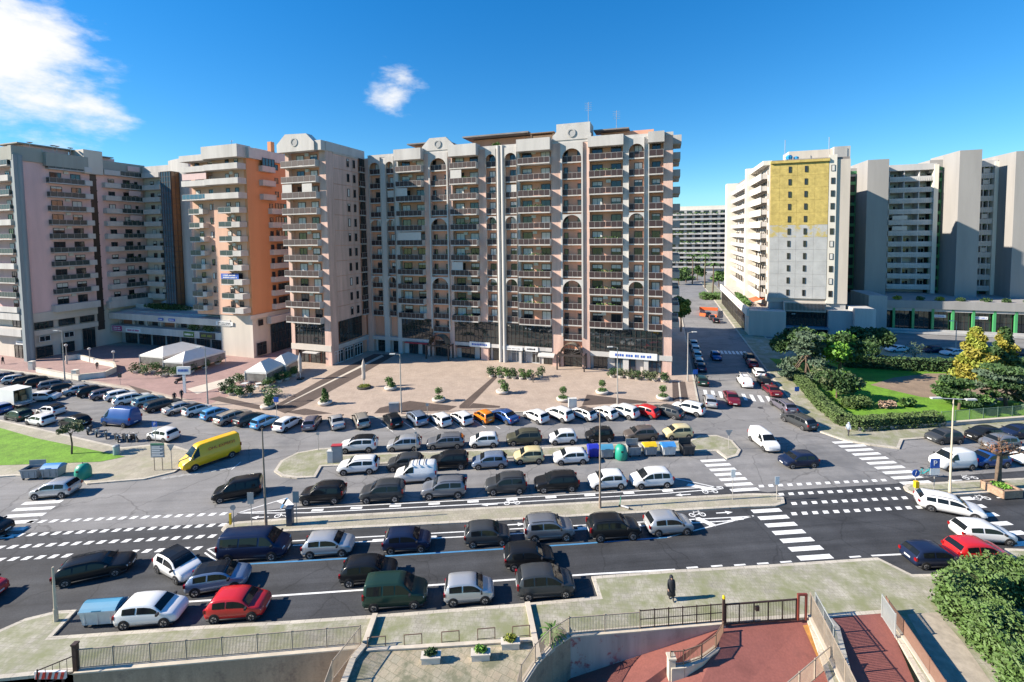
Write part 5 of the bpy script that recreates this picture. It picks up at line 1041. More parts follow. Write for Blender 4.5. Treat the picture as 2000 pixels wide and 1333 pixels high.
hedge('oleander_hedge', 'tall oleander behind the red and blue parked cars', [G(1890,1172,.13), G(1985,1160,.13), G(2120,1175,.13)], 2.1, 2.4, m_olea, .11, 150, .2)
def palm(label, loc, h, name='palm_tree', k_=1.0):
    t = thing(name, label, 'palm', loc, 0, 'palms along the side street'); tb = MB(); limb(tb, (0,0,0), (.2,0,h), .32*min(1,k_*1.2), .24*min(1,k_*1.2)); tb.build('trunk', m_bark, t); cb = MB()
    for i in range(22):
        a = i*2.4; dr = RT.uniform(-.5, .9); p = Vector((.2,0,h)); d = Vector((cos(a), sin(a), .5+dr*.5)).normalized()
        for k in range(5):
            q = p+d*.55*k_; s = Vector((-d.y, d.x, 0)).normalized()*(.32-.05*k)*k_; cb.quad([p-s, q-s*.8, q+s*.8, p+s]); p = q; d = (d+Vector((0,0,-.32))).normalized()
    cb.build('crown', m_leaf, t); return t
palm('tall palm nearest the roadworks, its crown below the white block', G(1392,572,.13), 12, k_=1.7); palm('tall palm farther up the side street behind the first', G(1377,563,.13), 15, k_=1.7); palm('slim palm standing alone at the far street end', G(1352,556,.13), 14, k_=1.6)
hedge('shrub_bed', 'green shrub bed under the palms by the roadworks', px((1372,584),(1400,584), z=.13), 2.0, 5, m_leaf, .3, 14, .3)
for i, (x, y) in enumerate(((1326,556),(1340,552),(1404,560),(1362,548))): tree('street_tree', 'green tree far up the side street, %s past the palms' % ORD[i], G(x,y,.13), 3, .3, ball(9,3.6,2,6,1.9), [m_leaf, m_leafd], .5, 110, group='trees at the far street end')
hedge('shrub_bed', 'green planted strip beside the far end of the side street', px((1318,548),(1346,545), z=.13), 1.2, 8, m_leaf, .35, 10, .3)
# plaza planters
def planter(x, y, kind, label, r=1.0):
    t = thing('planter', label, 'planter', G(x, y, .14), 0, 'round planters on the plaza'); MB().lathe([(r*.72,0),(r,.12),(r*1.06,.42),(r*.98,.5),(r*.8,.48)], 20).build('bowl', m_planter, t, smooth=True); cb = MB()
    if kind == 'bush': [foliage_blob(cb, (RT.uniform(-.5,.5)*r, RT.uniform(-.4,.4)*r, .75+.35*k), (.75*r,.6*r,.45), 170, .1, RT) for k in range(4)]
    if kind == 'topiary':
        foliage_blob(cb, (0,0,.6), (.8*r,.8*r,.3), 260, .09, RT); foliage_blob(cb, (0,0,1.7), (.62,.62,.55), 330, .09, RT); MB().tube((0,0,.4),(0,0,1.5),.06,.05).build('trunk', m_bark, t)
    if kind == 'cone':
        for k in range(6): foliage_blob(cb, (RT.uniform(-.2,.2),0,.6+.33*k), (.8-.1*k,.8-.1*k,.35), 130, .1, RT)
    cb.build('plants', m_leaf, t); return t
for i, (x, y, k, w) in enumerate(((635,790,'cone','with pointed shrub, nearest the closed parasols'),(763,761,'bush','with low bush beside the round flower bed'),(857,784,'topiary','with ball-headed tree by the paving bands'),(981,768,'bush','with tall bush on the band towards the shops'),(1100,783,'topiary','with flat-topped tree by the notice panel'),(1176,769,'topiary','with two-tier tree near the shop hedges'),(1295,780,'topiary','with small tree at the street end of the plaza'),(523,797,'bush','with spreading shrub at the cafe terrace corner'))): planter(x, y, k, 'pale round planter '+w)
fb = thing('flower_bed', 'low round bed of yellow flowers round a closed parasol', 'flower bed', G(711,758,.14)); MB().lathe([(1.15,0),(1.2,.25),(1.0,.3)], 18).build('rim', M('dark_edging', (.06,.06,.05), .8, .2), fb); mb = MB(); foliage_blob(mb, (0,0,.38), (1.0,1.0,.16), 500, .08, RT); mb.build('flowers', m_leafy, fb)
def bushes(label, spots, mat, h=1.1, name='potted_shrub', group=None):
    for i, (x, y, s) in enumerate(spots):
        t = thing(name, '%s, %s' % (label, ORD[i]+' from its left end'), 'shrub', G(x, y, .14), 0, group); MB().lathe([(.3*s,0),(.42*s,.4),(.4*s,.42)], 12).build('pot', m_planter, t); mb = MB()
        for k in range(3): foliage_blob(mb, (RT.uniform(-.25,.25)*s, RT.uniform(-.25,.25)*s, .6+h*.33*k), (.62*s,.6*s,.45), 130, .11, RT)
        mb.build('plants', mat if i % 3 else m_leafd, t)
bushes('green shrub in the hedge of pots before the sign-lit shops', [(960,736,1.3),(975,737,1.4),(990,739,1.2),(1004,740,1.2),(1018,741,1.2),(1033,742,1.2),(1055,737,1.4)], m_leaf, 1.3, group='potted shrubs by the shops')
bushes('rounded shrub in the pot row under the long white sign', [(1196,737,1.4),(1212,738,1.5),(1228,739,1.5),(1244,741,1.3),(1262,742,1.4),(1278,744,1.4),(1296,746,1.4)], m_leafg, 1.0, group='potted shrubs under the white sign')
bushes('leafy plant edging the cafe terrace', [(436,768,1.3),(452,772,1.3),(470,776,1.2),(488,772,1.2),(530,776,2.2),(524,756,1.6),(545,747,1.5),(560,742,1.6),(575,735,1.5),(447,757,1.3),(470,748,1.3)], m_leaf, 1.2, group='plants round the cafe terrace')
bushes('broad plant round the white marquees', [(268,728,1.9),(284,731,1.7),(300,728,1.6),(322,735,2.0),(340,735,1.8),(352,728,1.5),(375,727,1.4),(400,720,1.4),(425,712,1.4),(290,712,1.6),(316,716,1.6)], m_leaf, 1.4, group='plants round the marquees')
# ================================================================ marquees and parasols
def marquee(label, A_, B_, C_, z=2.6):
    a, b, c = (G(*q, z) for q in (A_, B_, C_)); a, b, c = (Vector((q.x, q.y, 0)) for q in (a, b, c)); d = a+(c-b); t = thing('marquee', label, 'marquee', (a+c)/2+Vector((0,0,.14)), 0, 'white cafe marquees'); o = (a+c)/2
    co = [q-o for q in (a, b, c, d)]; r1, r2 = (co[0]+co[1])/2*.45, (co[2]+co[3])/2*.45; H_ = 4.0
    rb = MB(); R1 = Vector((*r1[:2], H_)); R2_ = Vector((*r2[:2], H_)); e = [Vector((*q[:2], 2.6)) for q in co]
    rb.quad([e[0], e[1], R1]); rb.quad([e[1], e[2], R2_, R1]); rb.quad([e[2], e[3], R2_]); rb.quad([e[3], e[0], R1, R2_])
    for i in range(4): p, q = e[i], e[(i+1)%4]; rb.quad([p, q, q-Vector((0,0,.35)), p-Vector((0,0,.35))])
    rb.build('roof', M('marquee_canvas', (.70,.68,.63), .8, .06, 1), t)
    for p in e: put(MB().tube((0,0,0),(0,0,2.6),.05,n=6).mesh('post',[m_wframe]), 'post', t, (p.x, p.y, 0))
    for i in range(4):
        p, q = e[i]*.985, e[(i+1)%4]*.985; MB().quad([(p.x,p.y,.9),(q.x,q.y,.9),(q.x,q.y,2.2),(p.x,p.y,2.2)]).build('side_screen', M('clear_screen', (.20,.19,.17), .15, .3, 1, spec=.6), t)
    return t
marquee('long white marquee nearest the podium shops', (272,695),(318,699),(400,678)); marquee('long white marquee with clear sides in front of the first', (318,707),(357,709),(440,687)); marquee('small white marquee at the cafe terrace nearest the road', (478,727),(520,729),(556,712)); marquee('small white marquee at the cafe terrace next to the wing', (524,713),(558,714),(588,699))
for x, y, w in ((587,741,'beside the cafe terrace'),(711,756,'in the round flower bed')):
    t = thing('parasol', 'large closed beige parasol standing '+w, 'parasol', G(x, y, .14)); MB().box(-.5,.5,-.5,.5,0,.25).build('base', m_trim, t); MB().tube((0,0,.2),(0,0,4.9),.05,n=8).build('pole', m_wframe, t); MB().lathe([(.18,1.2),(.34,1.6),(.3,2.6),(.36,3.6),(.22,4.3),(.05,4.8)], 9).build('canopy', M('parasol_canvas', (.48,.42,.37), .85, .12, 2), t)
for i, (x, y) in enumerate(((478,757),(492,752),(506,757),(520,745),(498,764))):
    t = thing('cafe_table', 'small white cafe table, %s among the terrace plants' % ORD[i], 'table', G(x, y, .14), .3*i, 'cafe tables'); MB().box(-.5,.5,-.5,.5,.7,.75).build('tabletop', m_wframe, t)
    for a in (-.4, .4):
        for b in (-.4, .4): put(MB().box(-.03,.03,-.03,.03,0,.7).mesh('leg',[m_wframe]), 'leg', t, (a, b, 0))
# ================================================================ street furniture
m_pole = M('galvanised', (.36,.34,.31), .55, .12, 2); m_rust = M('rusty_pole', (.24,.19,.15), .7, .25, 2)
def lamp(x, yb, yt, label, arm=0, style='arm', mat=None, z=.13):
    p = G(x, yb, z); h = 5.0
    for _ in range(40): h += (P(p.x, p.y, z+h)[1]-yt)*.03
    t = thing('street_lamp', label, 'street lamp', p); MB().tube((0,0,0),(0,0,h),.11,.055,10).tube((0,0,0),(0,0,.9),.13,.13,10).build('pole', mat or m_pole, t)
    if style == 'arm': MB().tube((0,0,h),(arm*.9,0,h+.1),.035,n=6).build('arm', mat or m_pole, t); MB().box(min(arm*.7,arm*1.5),max(arm*.7,arm*1.5),-.15,.15,h+.03,h+.17).build('lamp_head', m_ac, t)
    elif style == 'tee': MB().tube((-2.0,0,h+.15),(2.0,0,h-.1),.04,n=6).build('arm', m_ac, t); [put(MB().box(-.5,.5,-.14,.14,-.05,.08).mesh('lamp_head',[m_ac]), 'lamp_head', t, (s*1.7, 0, h+.03-s*.1)) for s in (-1, 1)]
    elif style == 'globe': MB().lathe([(.06,0),(.24,.08),(.32,.26),(.22,.44),(.05,.5)], 14, (0,0,h-.1)).build('lamp_globe', m_blind, t)
    elif style == 'top': MB().box(-.35,.35,-.16,.16,h,h+.14).build('lamp_head', m_ac, t)
    return t
lamp(520,1028,838,'tall brown lamp post near the left median tip', 0, 'none', m_rust); lamp(1172,992,800,'tall lamp post on the median beside the kick scooter', 0, 'none', m_rust); lamp(1855,963,780,'tall lamp post with double T-shaped arms on the right median', 0, 'tee', M('cream_pole', (.50,.43,.33), .6, .1))
lamp(406,792,680,'lamp post beside the cafe terrace with head to the left', -1); lamp(784,808,693,'lamp post at the plaza edge by the electrical cabinet', -1); lamp(1206,790,679,'lamp post at the plaza edge by the white slanted cars', -1); lamp(127,746,647,'lamp post beside the curved white wall', -1); lamp(1343,745,650,'lamp post on the side street corner of the plaza', 1); lamp(1866,692,628,'lamp post in front of the green-columned podium', -1); lamp(1557,655,614,'lamp post before the yellow block', -1)
lamp(110,1213,1108,'cut-off pale concrete post near the white waste container', 0, 'none', MATS['cream_pole'])
for i, (x, y, t_) in enumerate(((131,712,676),(176,708,683),(223,716,689))): lamp(x, y, t_, 'white globe lamp on the pink plaza, %s from the pink block' % ORD[i], 0, 'globe')
m_sblue = M('traffic_blue', (.015,.09,.40), .45, .08); m_sgrey = M('sign_back', (.25,.27,.29), .6, .1); m_syel = M('bin_yellow', (.68,.45,.01), .5, .1)
def text_mesh(s, size, mat):
    cu = bpy.data.curves.new('letter', 'FONT'); cu.body = s; cu.size = size; cu.extrude = .006; cu.align_x = 'CENTER'; cu.align_y = 'CENTER'; t = bpy.data.objects.new('letter', cu); COL.objects.link(t); me = bpy.data.meshes.new_from_object(t.evaluated_get(bpy.context.evaluated_depsgraph_get())); bpy.data.objects.remove(t); me.materials.clear(); me.materials.append(mat); return me
def sign(x, yb, yt, label, shape='square', col=None, size=.6, letter=None, z=.13, rz=0.0, lower=False, name='traffic_sign'):
    p = G(x, yb, z); h = 2.0
    for _ in range(40): h += (P(p.x, p.y, z+h)[1]-yt)*.03
    t = thing(name, label, 'sign', p, rz); MB().tube((0,0,0),(0,0,h),.035,n=8).build('post', m_pole, t); col = col or m_sblue
    if shape == 'square': b = MB().box(-size/2,size/2,-.05,-.02,h-size,h)
    elif shape == 'round': b = MB().tube((0,-.05,h-size/2),(0,-.02,h-size/2),size/2,n=20)
    elif shape == 'tri': b = MB(); b.v += [(-size/2,-.05,h),(size/2,-.05,h),(0,-.05,h-size*.87),(-size/2,-.02,h),(size/2,-.02,h),(0,-.02,h-size*.87)]; b.f += [(0,2,1),(3,4,5),(0,1,4,3),(1,2,5,4),(2,0,3,5)]; b.m += [0]*5
    else: b = MB().box(-size*.35,size*.35,-.05,-.02,h-size*1.3,h)
    b.build('sign_plate', col, t)
    if letter: q = put(text_mesh(letter, size*.8, m_signw), 'lettering', t, (0,-.058,h-size/2)); q.rotation_euler = (pi/2,0,0)
    if lower: MB().box(-size/2,size/2,-.045,-.02,h-size*1.75,h-size*1.06).build('lower_plate', m_signw, t)
    return t
sign(305,880,824,'blue P parking sign with white lower plate behind the notice board', 'square', None, .62, 'P', lower=True); sign(1824,958,896,'blue P parking sign with white lower plate on the right median', 'square', None, .95, 'P', lower=True)
sign(336,917,868,'grey back of a triangular sign beside the notice board', 'tri', m_sgrey, .9); sign(1423,877,840,'grey back of a triangular sign at the island tip', 'tri', m_sgrey, .9); sign(492,1030,962,'dark rectangular sign back near the left median tip', 'tall', m_sgrey, .8); sign(457,1031,986,'round sign back over a yellow marker at the median tip', 'round', m_sgrey, .5); sign(580,1023,960,'grey information sign beside the parking meter', 'tall', m_sgrey, .8)
sign(1431,976,917,'white and blue sign on the median near the zebra crossing', 'tall', m_signw, .6); sign(1517,976,931,'blue and white sign at the right median tip', 'tall', M('sign_pale', (.45,.52,.58), .5, .1), .6); sign(1787,960,917,'round blue arrow sign over a yellow litter bin', 'round', None, .75, '/'); sign(1358,745,722,'blue sign at the plaza corner of the side street', 'square', None, .8); sign(1556,772,756,'blue pedestrian sign by the park hedge', 'square', None, .7, None)
sign(835,812,788,'thin post with small plate at the plaza edge', 'square', m_sgrey, .4); sign(541,820,776,'blue sign on a post at the cafe terrace edge', 'square', None, .7); sign(235,752,730,'small dark sign on the pink plaza', 'square', m_signk, .7); sign(622,880,844,'small grey sign at the island curve', 'round', m_sgrey, .4); sign(813,884,843,'thin grey post with plate behind the silver people carrier', 'round', m_sgrey, .3)
MB().box(-.18,.18,-.15,.15,.5,1.15).build('marker', m_syel, tag(thing('litter_bin','','bin',G(1787,961,.13)+Vector((0,-.12,0))), 'yellow litter bin on the post of the round blue sign', 'bin')); MB().box(-.08,.08,-.08,.08,.3,1.3).build('marker', m_syel, tag(thing('marker_post','','marker',G(455,1031,.13)+Vector((-.2,0,0))), 'yellow marker at the left median tip', 'marker'))
t = thing('notice_board', 'green and grey notice board on two posts at the pavement corner', 'sign', G(310,919,.13)); MB().box(-.75,.75,-.05,.03,1.5,2.9).build('panel', m_sgrey, t); MB().box(-.75,.75,-.06,.04,2.9,3.1).build('header', M('board_green', (.05,.17,.10), .6, .1), t); b = MB(); [b.box(-.6,.3+.3*(i%2),-.07,-.05,2.65-.2*i,2.73-.2*i) for i in range(6)]; b.build('lettering', m_signw, t)
for x in (-.45, .45): put(MB().tube((0,0,0),(0,0,1.6),.04,n=6).mesh('post',[m_rust]), 'post', t, (x,0,0))
t = thing('lit_sign', 'white shop sign with blue lettering on a post beside the marquee', 'sign', G(361,768,.13)); MB().box(-.2,.2,-.1,.1,0,3.4).build('post', m_signw, t); MB().box(-1.1,1.1,-.15,.15,3.2,4.5).build('panel', m_signw, t); b = MB(); [b.box(-.85+.24*i,-.68+.24*i,-.17,-.15,3.7,4.1) for i in range(7)]; b.build('lettering', m_signb, t)
def cabinet(x, y, w, h, mat, label, topm=None, name='cabinet'):
    t = thing(name, label, 'cabinet', G(x, y, .13), radians(RD)); MB().box(-w/2,w/2,-.25,.25,0,h).box(-w/2+.06,-.03,-.265,-.25,.12,h-.12).box(.03,w/2-.06,-.265,-.25,.12,h-.12).build('housing', mat, t); MB().box(-w/2-.04,w/2+.04,-.3,.3,h,h+.1).build('cap', topm or mat, t)
cabinet(659,902,1.1,1.9,m_sgrey,'grey ticket booth with red top at the island curve',m_red,'ticket_booth'); cabinet(646,903,.6,1.3,m_ac,'small pale cabinet beside the ticket booth'); cabinet(770,805,1.4,1.3,m_sgrey,'grey electrical cabinet at the plaza edge by the lamp post'); cabinet(1118,800,1.2,1.6,m_ac,'pale notice panel at the plaza edge behind white cars'); cabinet(567,1025,.5,1.55,M('meter_blue',(.03,.06,.10),.4,.1),'dark blue parking meter on the median',None,'parking_meter')
# waste containers
def dumpster(x, y, body, lid, label, w=1.75, open_=False, z=0.0):
    t = thing('waste_container', label, 'waste container', G(x, y, z)+Vector((0,.55,0)), radians(RD), 'waste containers'); b = MB(); w2 = w/2
    for p, q in (((-w2*.88,-.48,.22),(w2*.88,.48,.22)),): n = len(b.v); b.v += [(p[0],p[1],.22),(q[0],p[1],.22),(q[0],q[1],.22),(p[0],q[1],.22),(-w2,-.56,1.15),(w2,-.56,1.15),(w2,.56,1.15),(-w2,.56,1.15)]; b.f += [tuple(n+i for i in f) for f in ((0,3,2,1),(0,1,5,4),(1,2,6,5),(2,3,7,6),(3,0,4,7))]; b.m += [0]*5
    b.box(-w2-.04,w2+.04,-.6,-.54,1.08,1.2).box(-w2-.04,w2+.04,.54,.6,1.08,1.2).box(-w2-.04,-w2+.02,-.54,.54,1.08,1.2).box(w2-.02,w2+.04,-.54,.54,1.08,1.2)
    for i in range(3): b.box(-w2*.7+w2*.7*i-.03,-w2*.7+w2*.7*i+.03,-.57,-.5,.3,1.05)
    b.build('bin_body', body, t)
    for x_ in (-w2*.75, w2*.75):
        for y_ in (-.4,.4): put(MB().tube((0,-.04,0),(0,.04,0),.11,n=10).mesh('wheel',[m_tyre]), 'wheel', t, (x_, y_, .11))
    if open_: MB().box(-w2+.05,w2-.05,-.5,.5,.9,.95).build('contents', m_dark, t); MB().box(-w2,w2,.56,.62,1.15,1.75).build('lid', lid, t)
    else:
        l = MB(); n = 8; pr = [(-.6+1.2*i/n, 1.2+.34*sin(pi*i/n)) for i in range(n+1)]
        for i in range(n): (ya, za), (yb, zb2) = pr[i], pr[i+1]; l.quad([(-w2,ya,za),(w2,ya,za),(w2,yb,zb2),(-w2,yb,zb2)])
        l.quad([(-w2,a,c) for a, c in pr[::-1]]); l.quad([(w2,a,c) for a, c in pr]); l.box(-.3,.3,-.64,-.6,1.22,1.3); l.build('lid', lid, t)
    return t
m_bz = M('bin_zinc', (.30,.31,.32), .55, .2, 1.5); m_bblue = M('bin_blue', (.02,.035,.38), .45, .1); m_bcy = M('bin_cyan', (.07,.27,.42), .5, .12); m_bw = M('bin_white', (.58,.58,.56), .6, .12, 1.5); m_bb = M('bin_sky', (.05,.24,.55), .45, .12); m_bk = M('bin_black', (.04,.042,.045), .6, .15); m_bg = M('bin_green', (.02,.30,.20), .45, .1)
dumpster(1160,897,m_bblue,m_bblue,'blue plastic waste container at the island, next to the white hatchback',1.2); dumpster(1186,898,m_bz,m_bcy,'zinc waste container with cyan lid beside the green bottle bank',1.5); dumpster(1240,894,m_bz,m_bz,'open zinc waste container right of the green bottle bank',1.5,True); dumpster(1271,893,m_bz,m_syel,'zinc waste container with yellow lid in the island row',1.5); dumpster(1307,893,m_bw,m_bb,'white waste container with blue lid in the island row',1.6); dumpster(1345,892,m_bk,m_bk,'black open waste container at the end of the island row',1.5,True)
dumpster(55,939,m_bz,m_bz,'open zinc waste container by the left lawn',1.7,True); dumpster(96,937,m_bz,m_bb,'zinc waste container with blue lid beside the left bottle bank',1.8); dumpster(190,1228,m_bw,m_bcy,'white waste container with pale blue ribbed lid in the kerbside bay',2.3)
for x, y, w in ((1215,901,'in the island row of containers'),(153,941,'beside the left lawn')):
    t = thing('bottle_bank', 'green bell-shaped bottle bank '+w, 'bottle bank', G(x, y)+Vector((0,.6,0)), 0, 'bottle banks'); MB().lathe([(.62,0),(.72,.1),(.74,.8),(.66,1.25),(.45,1.55),(.12,1.66)], 20).build('bell', m_bg, t, smooth=True); MB().box(-.12,.12,-.72,-.6,1.0,1.2).build('slot', m_dark, t); MB().tube((0,0,1.6),(0,0,1.85),.05,n=8).build('lifting_eye', m_rim, t)
t = thing('litter_bin', 'small cylindrical metal bin at the tip of the left lawn', 'bin', G(228,888,.13)); MB().lathe([(.32,0),(.34,.1),(.34,1.05),(.3,1.15)], 14).build('drum', M('bin_metal', (.30,.40,.40), .5, .15), t); MB().lathe([(.36,1.0),(.36,1.08),(.2,1.2)], 14).build('lid', m_sgrey, t)
# bicycle and kick scooter
def wheel_ring(mb, c, r, n=16, w=.02):
    for i in range(n): a, e = 2*pi*i/n, 2*pi*(i+1)/n; mb.tube((c[0]+r*cos(a), c[1], c[2]+r*sin(a)), (c[0]+r*cos(e), c[1], c[2]+r*sin(e)), w, n=4, caps=False)
t = thing('bicycle', 'teal hire bicycle standing beside the blue arrow sign', 'bicycle', G(1805,931), radians(-20)); m_teal = M('teal_frame', (.0,.30,.32), .4, .05)
for x in (-.5,.5): b = MB(); wheel_ring(b, (x,0,.33), .33); b.build('wheel', m_tyre, t)
MB().tube((-.5,0,.33),(-.1,0,.3),.03).tube((-.1,0,.3),(-.2,0,.85),.03).tube((-.1,0,.3),(.4,0,.8),.04).tube((-.2,0,.8),(.4,0,.8),.03).tube((.5,0,.33),(.38,0,1.0),.03).tube((-.5,0,.33),(-.2,0,.8),.025).build('frame', m_teal, t); MB().tube((.36,-.28,1.03),(.36,.28,1.03),.02).build('handlebar', m_trim, t); MB().box(-.34,-.06,-.08,.08,.88,.94).build('saddle', m_trim, t); MB().box(.45,.7,-.15,.15,.75,1.0).build('basket', m_trim, t)
t = thing('kick_scooter', 'white and green electric kick scooter on the median by the lamp post', 'scooter', G(1219,993,.13), radians(150)); MB().box(-.45,.3,-.08,.08,.14,.19).build('deck', m_signw, t); MB().tube((.42,0,.12),(.3,0,1.15),.03).build('stem', m_bg, t); MB().tube((.3,-.25,1.15),(.3,.25,1.15),.02).build('handlebar', m_trim, t)
for x in (-.48,.42): put(MB().tube((0,-.03,0),(0,.03,0),.11,n=12).mesh('wheel',[m_tyre]), 'wheel', t, (x,0,.11))
# bare tree in the brick planter
t = thing('brick_planter', 'square brick planter with weeds under the bare tree', 'planter', G(1955,962,.13), radians(RD)); pv = [(-.95,-.95),(.95,-.95),(.95,.95),(-.95,.95)]
for i in range(4): a, b = pv[i], pv[(i+1)%4]; put(MB().box(-1.0,1.0,-.1,.1,0,.75).mesh('side',[M('planter_brick',(.33,.22,.15),.85,.2,3,fine=.2)]), 'side', t, ((a[0]+b[0])/2,(a[1]+b[1])/2,0), pi/2*i)
MB().box(-.88,.88,-.88,.88,.3,.62).build('soil', m_soil, t); mb = MB(); foliage_blob(mb, (0,0,.75), (.7,.7,.15), 300, .09, RT); mb.build('weeds', m_leafb2, t)
t = thing('pollarded_tree', 'bare pollarded tree with stubby branches in the brick planter', 'tree', G(1955,958,.13)+Vector((0,.3,.5))); b = MB(); limb(b, (0,0,0), (.1,0,3.0), .27, .2); b.build('trunk', m_bark, t, smooth=True); b = MB()
for a, l, z in ((0,1.6,.5),(.9,1.4,.9),(2.0,1.5,.6),(3.0,1.7,.5),(4.1,1.3,1.0),(5.2,1.6,.7)):
    e = (l*cos(a), l*sin(a)*.8, 3.0+z); limb(b, (.1,0,2.9), e, .13, .07)
    for k in range(7): limb(b, e, (e[0]+RT.uniform(-.6,.6), e[1]+RT.uniform(-.5,.5), e[2]+RT.uniform(.1,.8)), .035, .012)
b.build('branches', m_bark, t); mb = MB(); foliage_blob(mb, (0,0,3.7), (1.6,1.2,.5), 160, .09, RT); mb.build('dead_leaves', M('leaf_rust', (.20,.09,.05), .8, .3), t)
# ================================================================ people
def person(label, loc, rz, h=1.72, coat=(.03,.03,.035), legs=(.03,.03,.04), hair=(.03,.02,.015), hood=False, long_=False, stride=.16):
    k = h/1.72; V_ = [];  E_ = []; R_ = []
    def add(p, r, par=None):
        V_.append(Vector(p)*k); R_.append(r*k)
        if par is not None: E_.append((par, len(V_)-1))
        return len(V_)-1
    pel = add((0,0,.95), .15); wa = add((.0,0,1.12), .13, pel); ch = add((.01,0,1.34), .165, wa); nk = add((.02,0,1.48), .065, ch); hd = add((.04,0,1.58), .088, nk); tp = add((.03,0,1.67), .075, hd)
    for s in (-1, 1):
        hp = add((0,.09*s,.88), .105, pel); kn = add((.10*s*stride/.16,.10*s,.5), .07, hp); an = add((-.02+.14*s*stride/.16,.10*s,.09), .045, kn); add((.13+.14*s*stride/.16,.11*s,.04), .038, an)
        sh = add((0,.19*s,1.40), .07, ch); el = add((-.06*s,.25*s,1.12), .05, sh); wr = add((.08-.06*s,.25*s,.90), .034, el); pm = add((.11-.06*s,.25*s,.84), .035, wr)
        for f in range(4): a = add((.12-.06*s+.012*f,.235*s+.018*(f-1.5),.79), .009, pm); add((.125-.06*s+.012*f,.235*s+.018*(f-1.5),.745+.008*abs(f-1.5)), .008, a)
        a = add((.14-.06*s,.22*s,.825), .011, pm); add((.15-.06*s,.21*s,.79), .009, a)
    me = bpy.data.meshes.new('body'); me.from_pydata(V_, E_, []); o = bpy.data.objects.new('tmp', me); COL.objects.link(o); sm = o.modifiers.new('skin', 'SKIN'); o.modifiers.new('sub', 'SUBSURF').levels = 2
    for i, r in enumerate(R_): me.skin_vertices[0].data[i].radius = (r, r)
    me.skin_vertices[0].data[0].use_root = True
    nm = bpy.data.meshes.new_from_object(o.evaluated_get(bpy.context.evaluated_depsgraph_get())); bpy.data.objects.remove(o)
    cn = lambda n, c: M('%s_%02x%02x%02x' % (n, int(c[0]*255), int(c[1]*255), int(c[2]*255)), c, .8, .1, 4)
    nm.materials.clear()
    for m in (cn('cloth', coat), cn('trousers', legs), M('skin_tone', (.42,.25,.18), .6, 0), cn('hair', hair), m_trim): nm.materials.append(m)
    for p in nm.polygons:
        c = p.center/k; p.use_smooth = True
        p.material_index = 4 if c.z < .09 else 1 if c.z < .86 and abs(c.y) < .2 else 2 if c.z < .9 and abs(c.y) > .2 else 0 if c.z < 1.49 else (3 if c.z > 1.64 or c.x < .035 else 2)
    t = thing('person', label, 'person', loc, rz); b = put(nm, 'body', t)
    f = MB()
    for s in (-1, 1): f.lathe([(.006,0),(.012,.006),(.006,.012)], 6, (.128*k, .03*s*k, 1.605*k)); 
    f.build('eyes', m_trim, t); MB().box(.12*k,.148*k,-.012*k,.012*k,1.565*k,1.6*k).build('nose', M('skin_tone', (.42,.25,.18)), t); MB().box(.115*k,.13*k,-.024*k,.024*k,1.535*k,1.545*k).build('mouth', M('lips', (.30,.10,.09), .6, 0), t)
    if long_ or hood:
        q = MB(); n = 14; pr = ([(.25,.36),(.22,.75),(.19,1.1),(.215,1.35),(.12,1.5)] if long_ else [(.20,.80),(.19,1.1),(.215,1.35),(.12,1.5)]); q.lathe([(a*k, z*k) for a, z in pr], n); q.v = [(x*.8, y*1.15, z) for x, y, z in q.v]; q.build('coat', cn('cloth', coat), t, smooth=True)
    if hood:
        q = MB().lathe([(.12*k,1.46*k),(.135*k,1.55*k),(.13*k,1.66*k),(.08*k,1.74*k),(.02*k,1.76*k)], 12); q.v = [(x-.03*k, y, z) for x, y, z in q.v]; q.build('hood', cn('cloth', coat), t, smooth=True)
    return t
person('person in long black hooded coat on the near pavement above the railing', G(1311,1172,.13), radians(-95), 1.76, (.012,.014,.02), (.012,.012,.016), hood=True, long_=True); person('person in pale blue-grey hooded jacket walking below the park hedge', G(1657,851,.13), radians(200), 1.7, (.30,.35,.42), (.03,.03,.04), hood=True)
person('person in dark jacket standing behind the slanted cars by the shop sign', G(355,781,.13), radians(-80), 1.75, (.02,.022,.03)); person('person in black just behind the dark grey slanted estate car', G(341,786,.13), radians(-60), 1.7, (.015,.015,.02)); person('person in dark clothes walking in front of the pink block corner', G(6,712,.13), radians(180), 1.72, (.02,.02,.025)); person('person in dark jacket and tan trousers beside the potted shrubs', G(1041,747,.13), radians(-100), 1.7, (.03,.03,.03), (.10,.09,.08)); person('person in dark clothes inside the curved white wall', G(190,722,.13), radians(-40), 1.6, (.02,.02,.025))
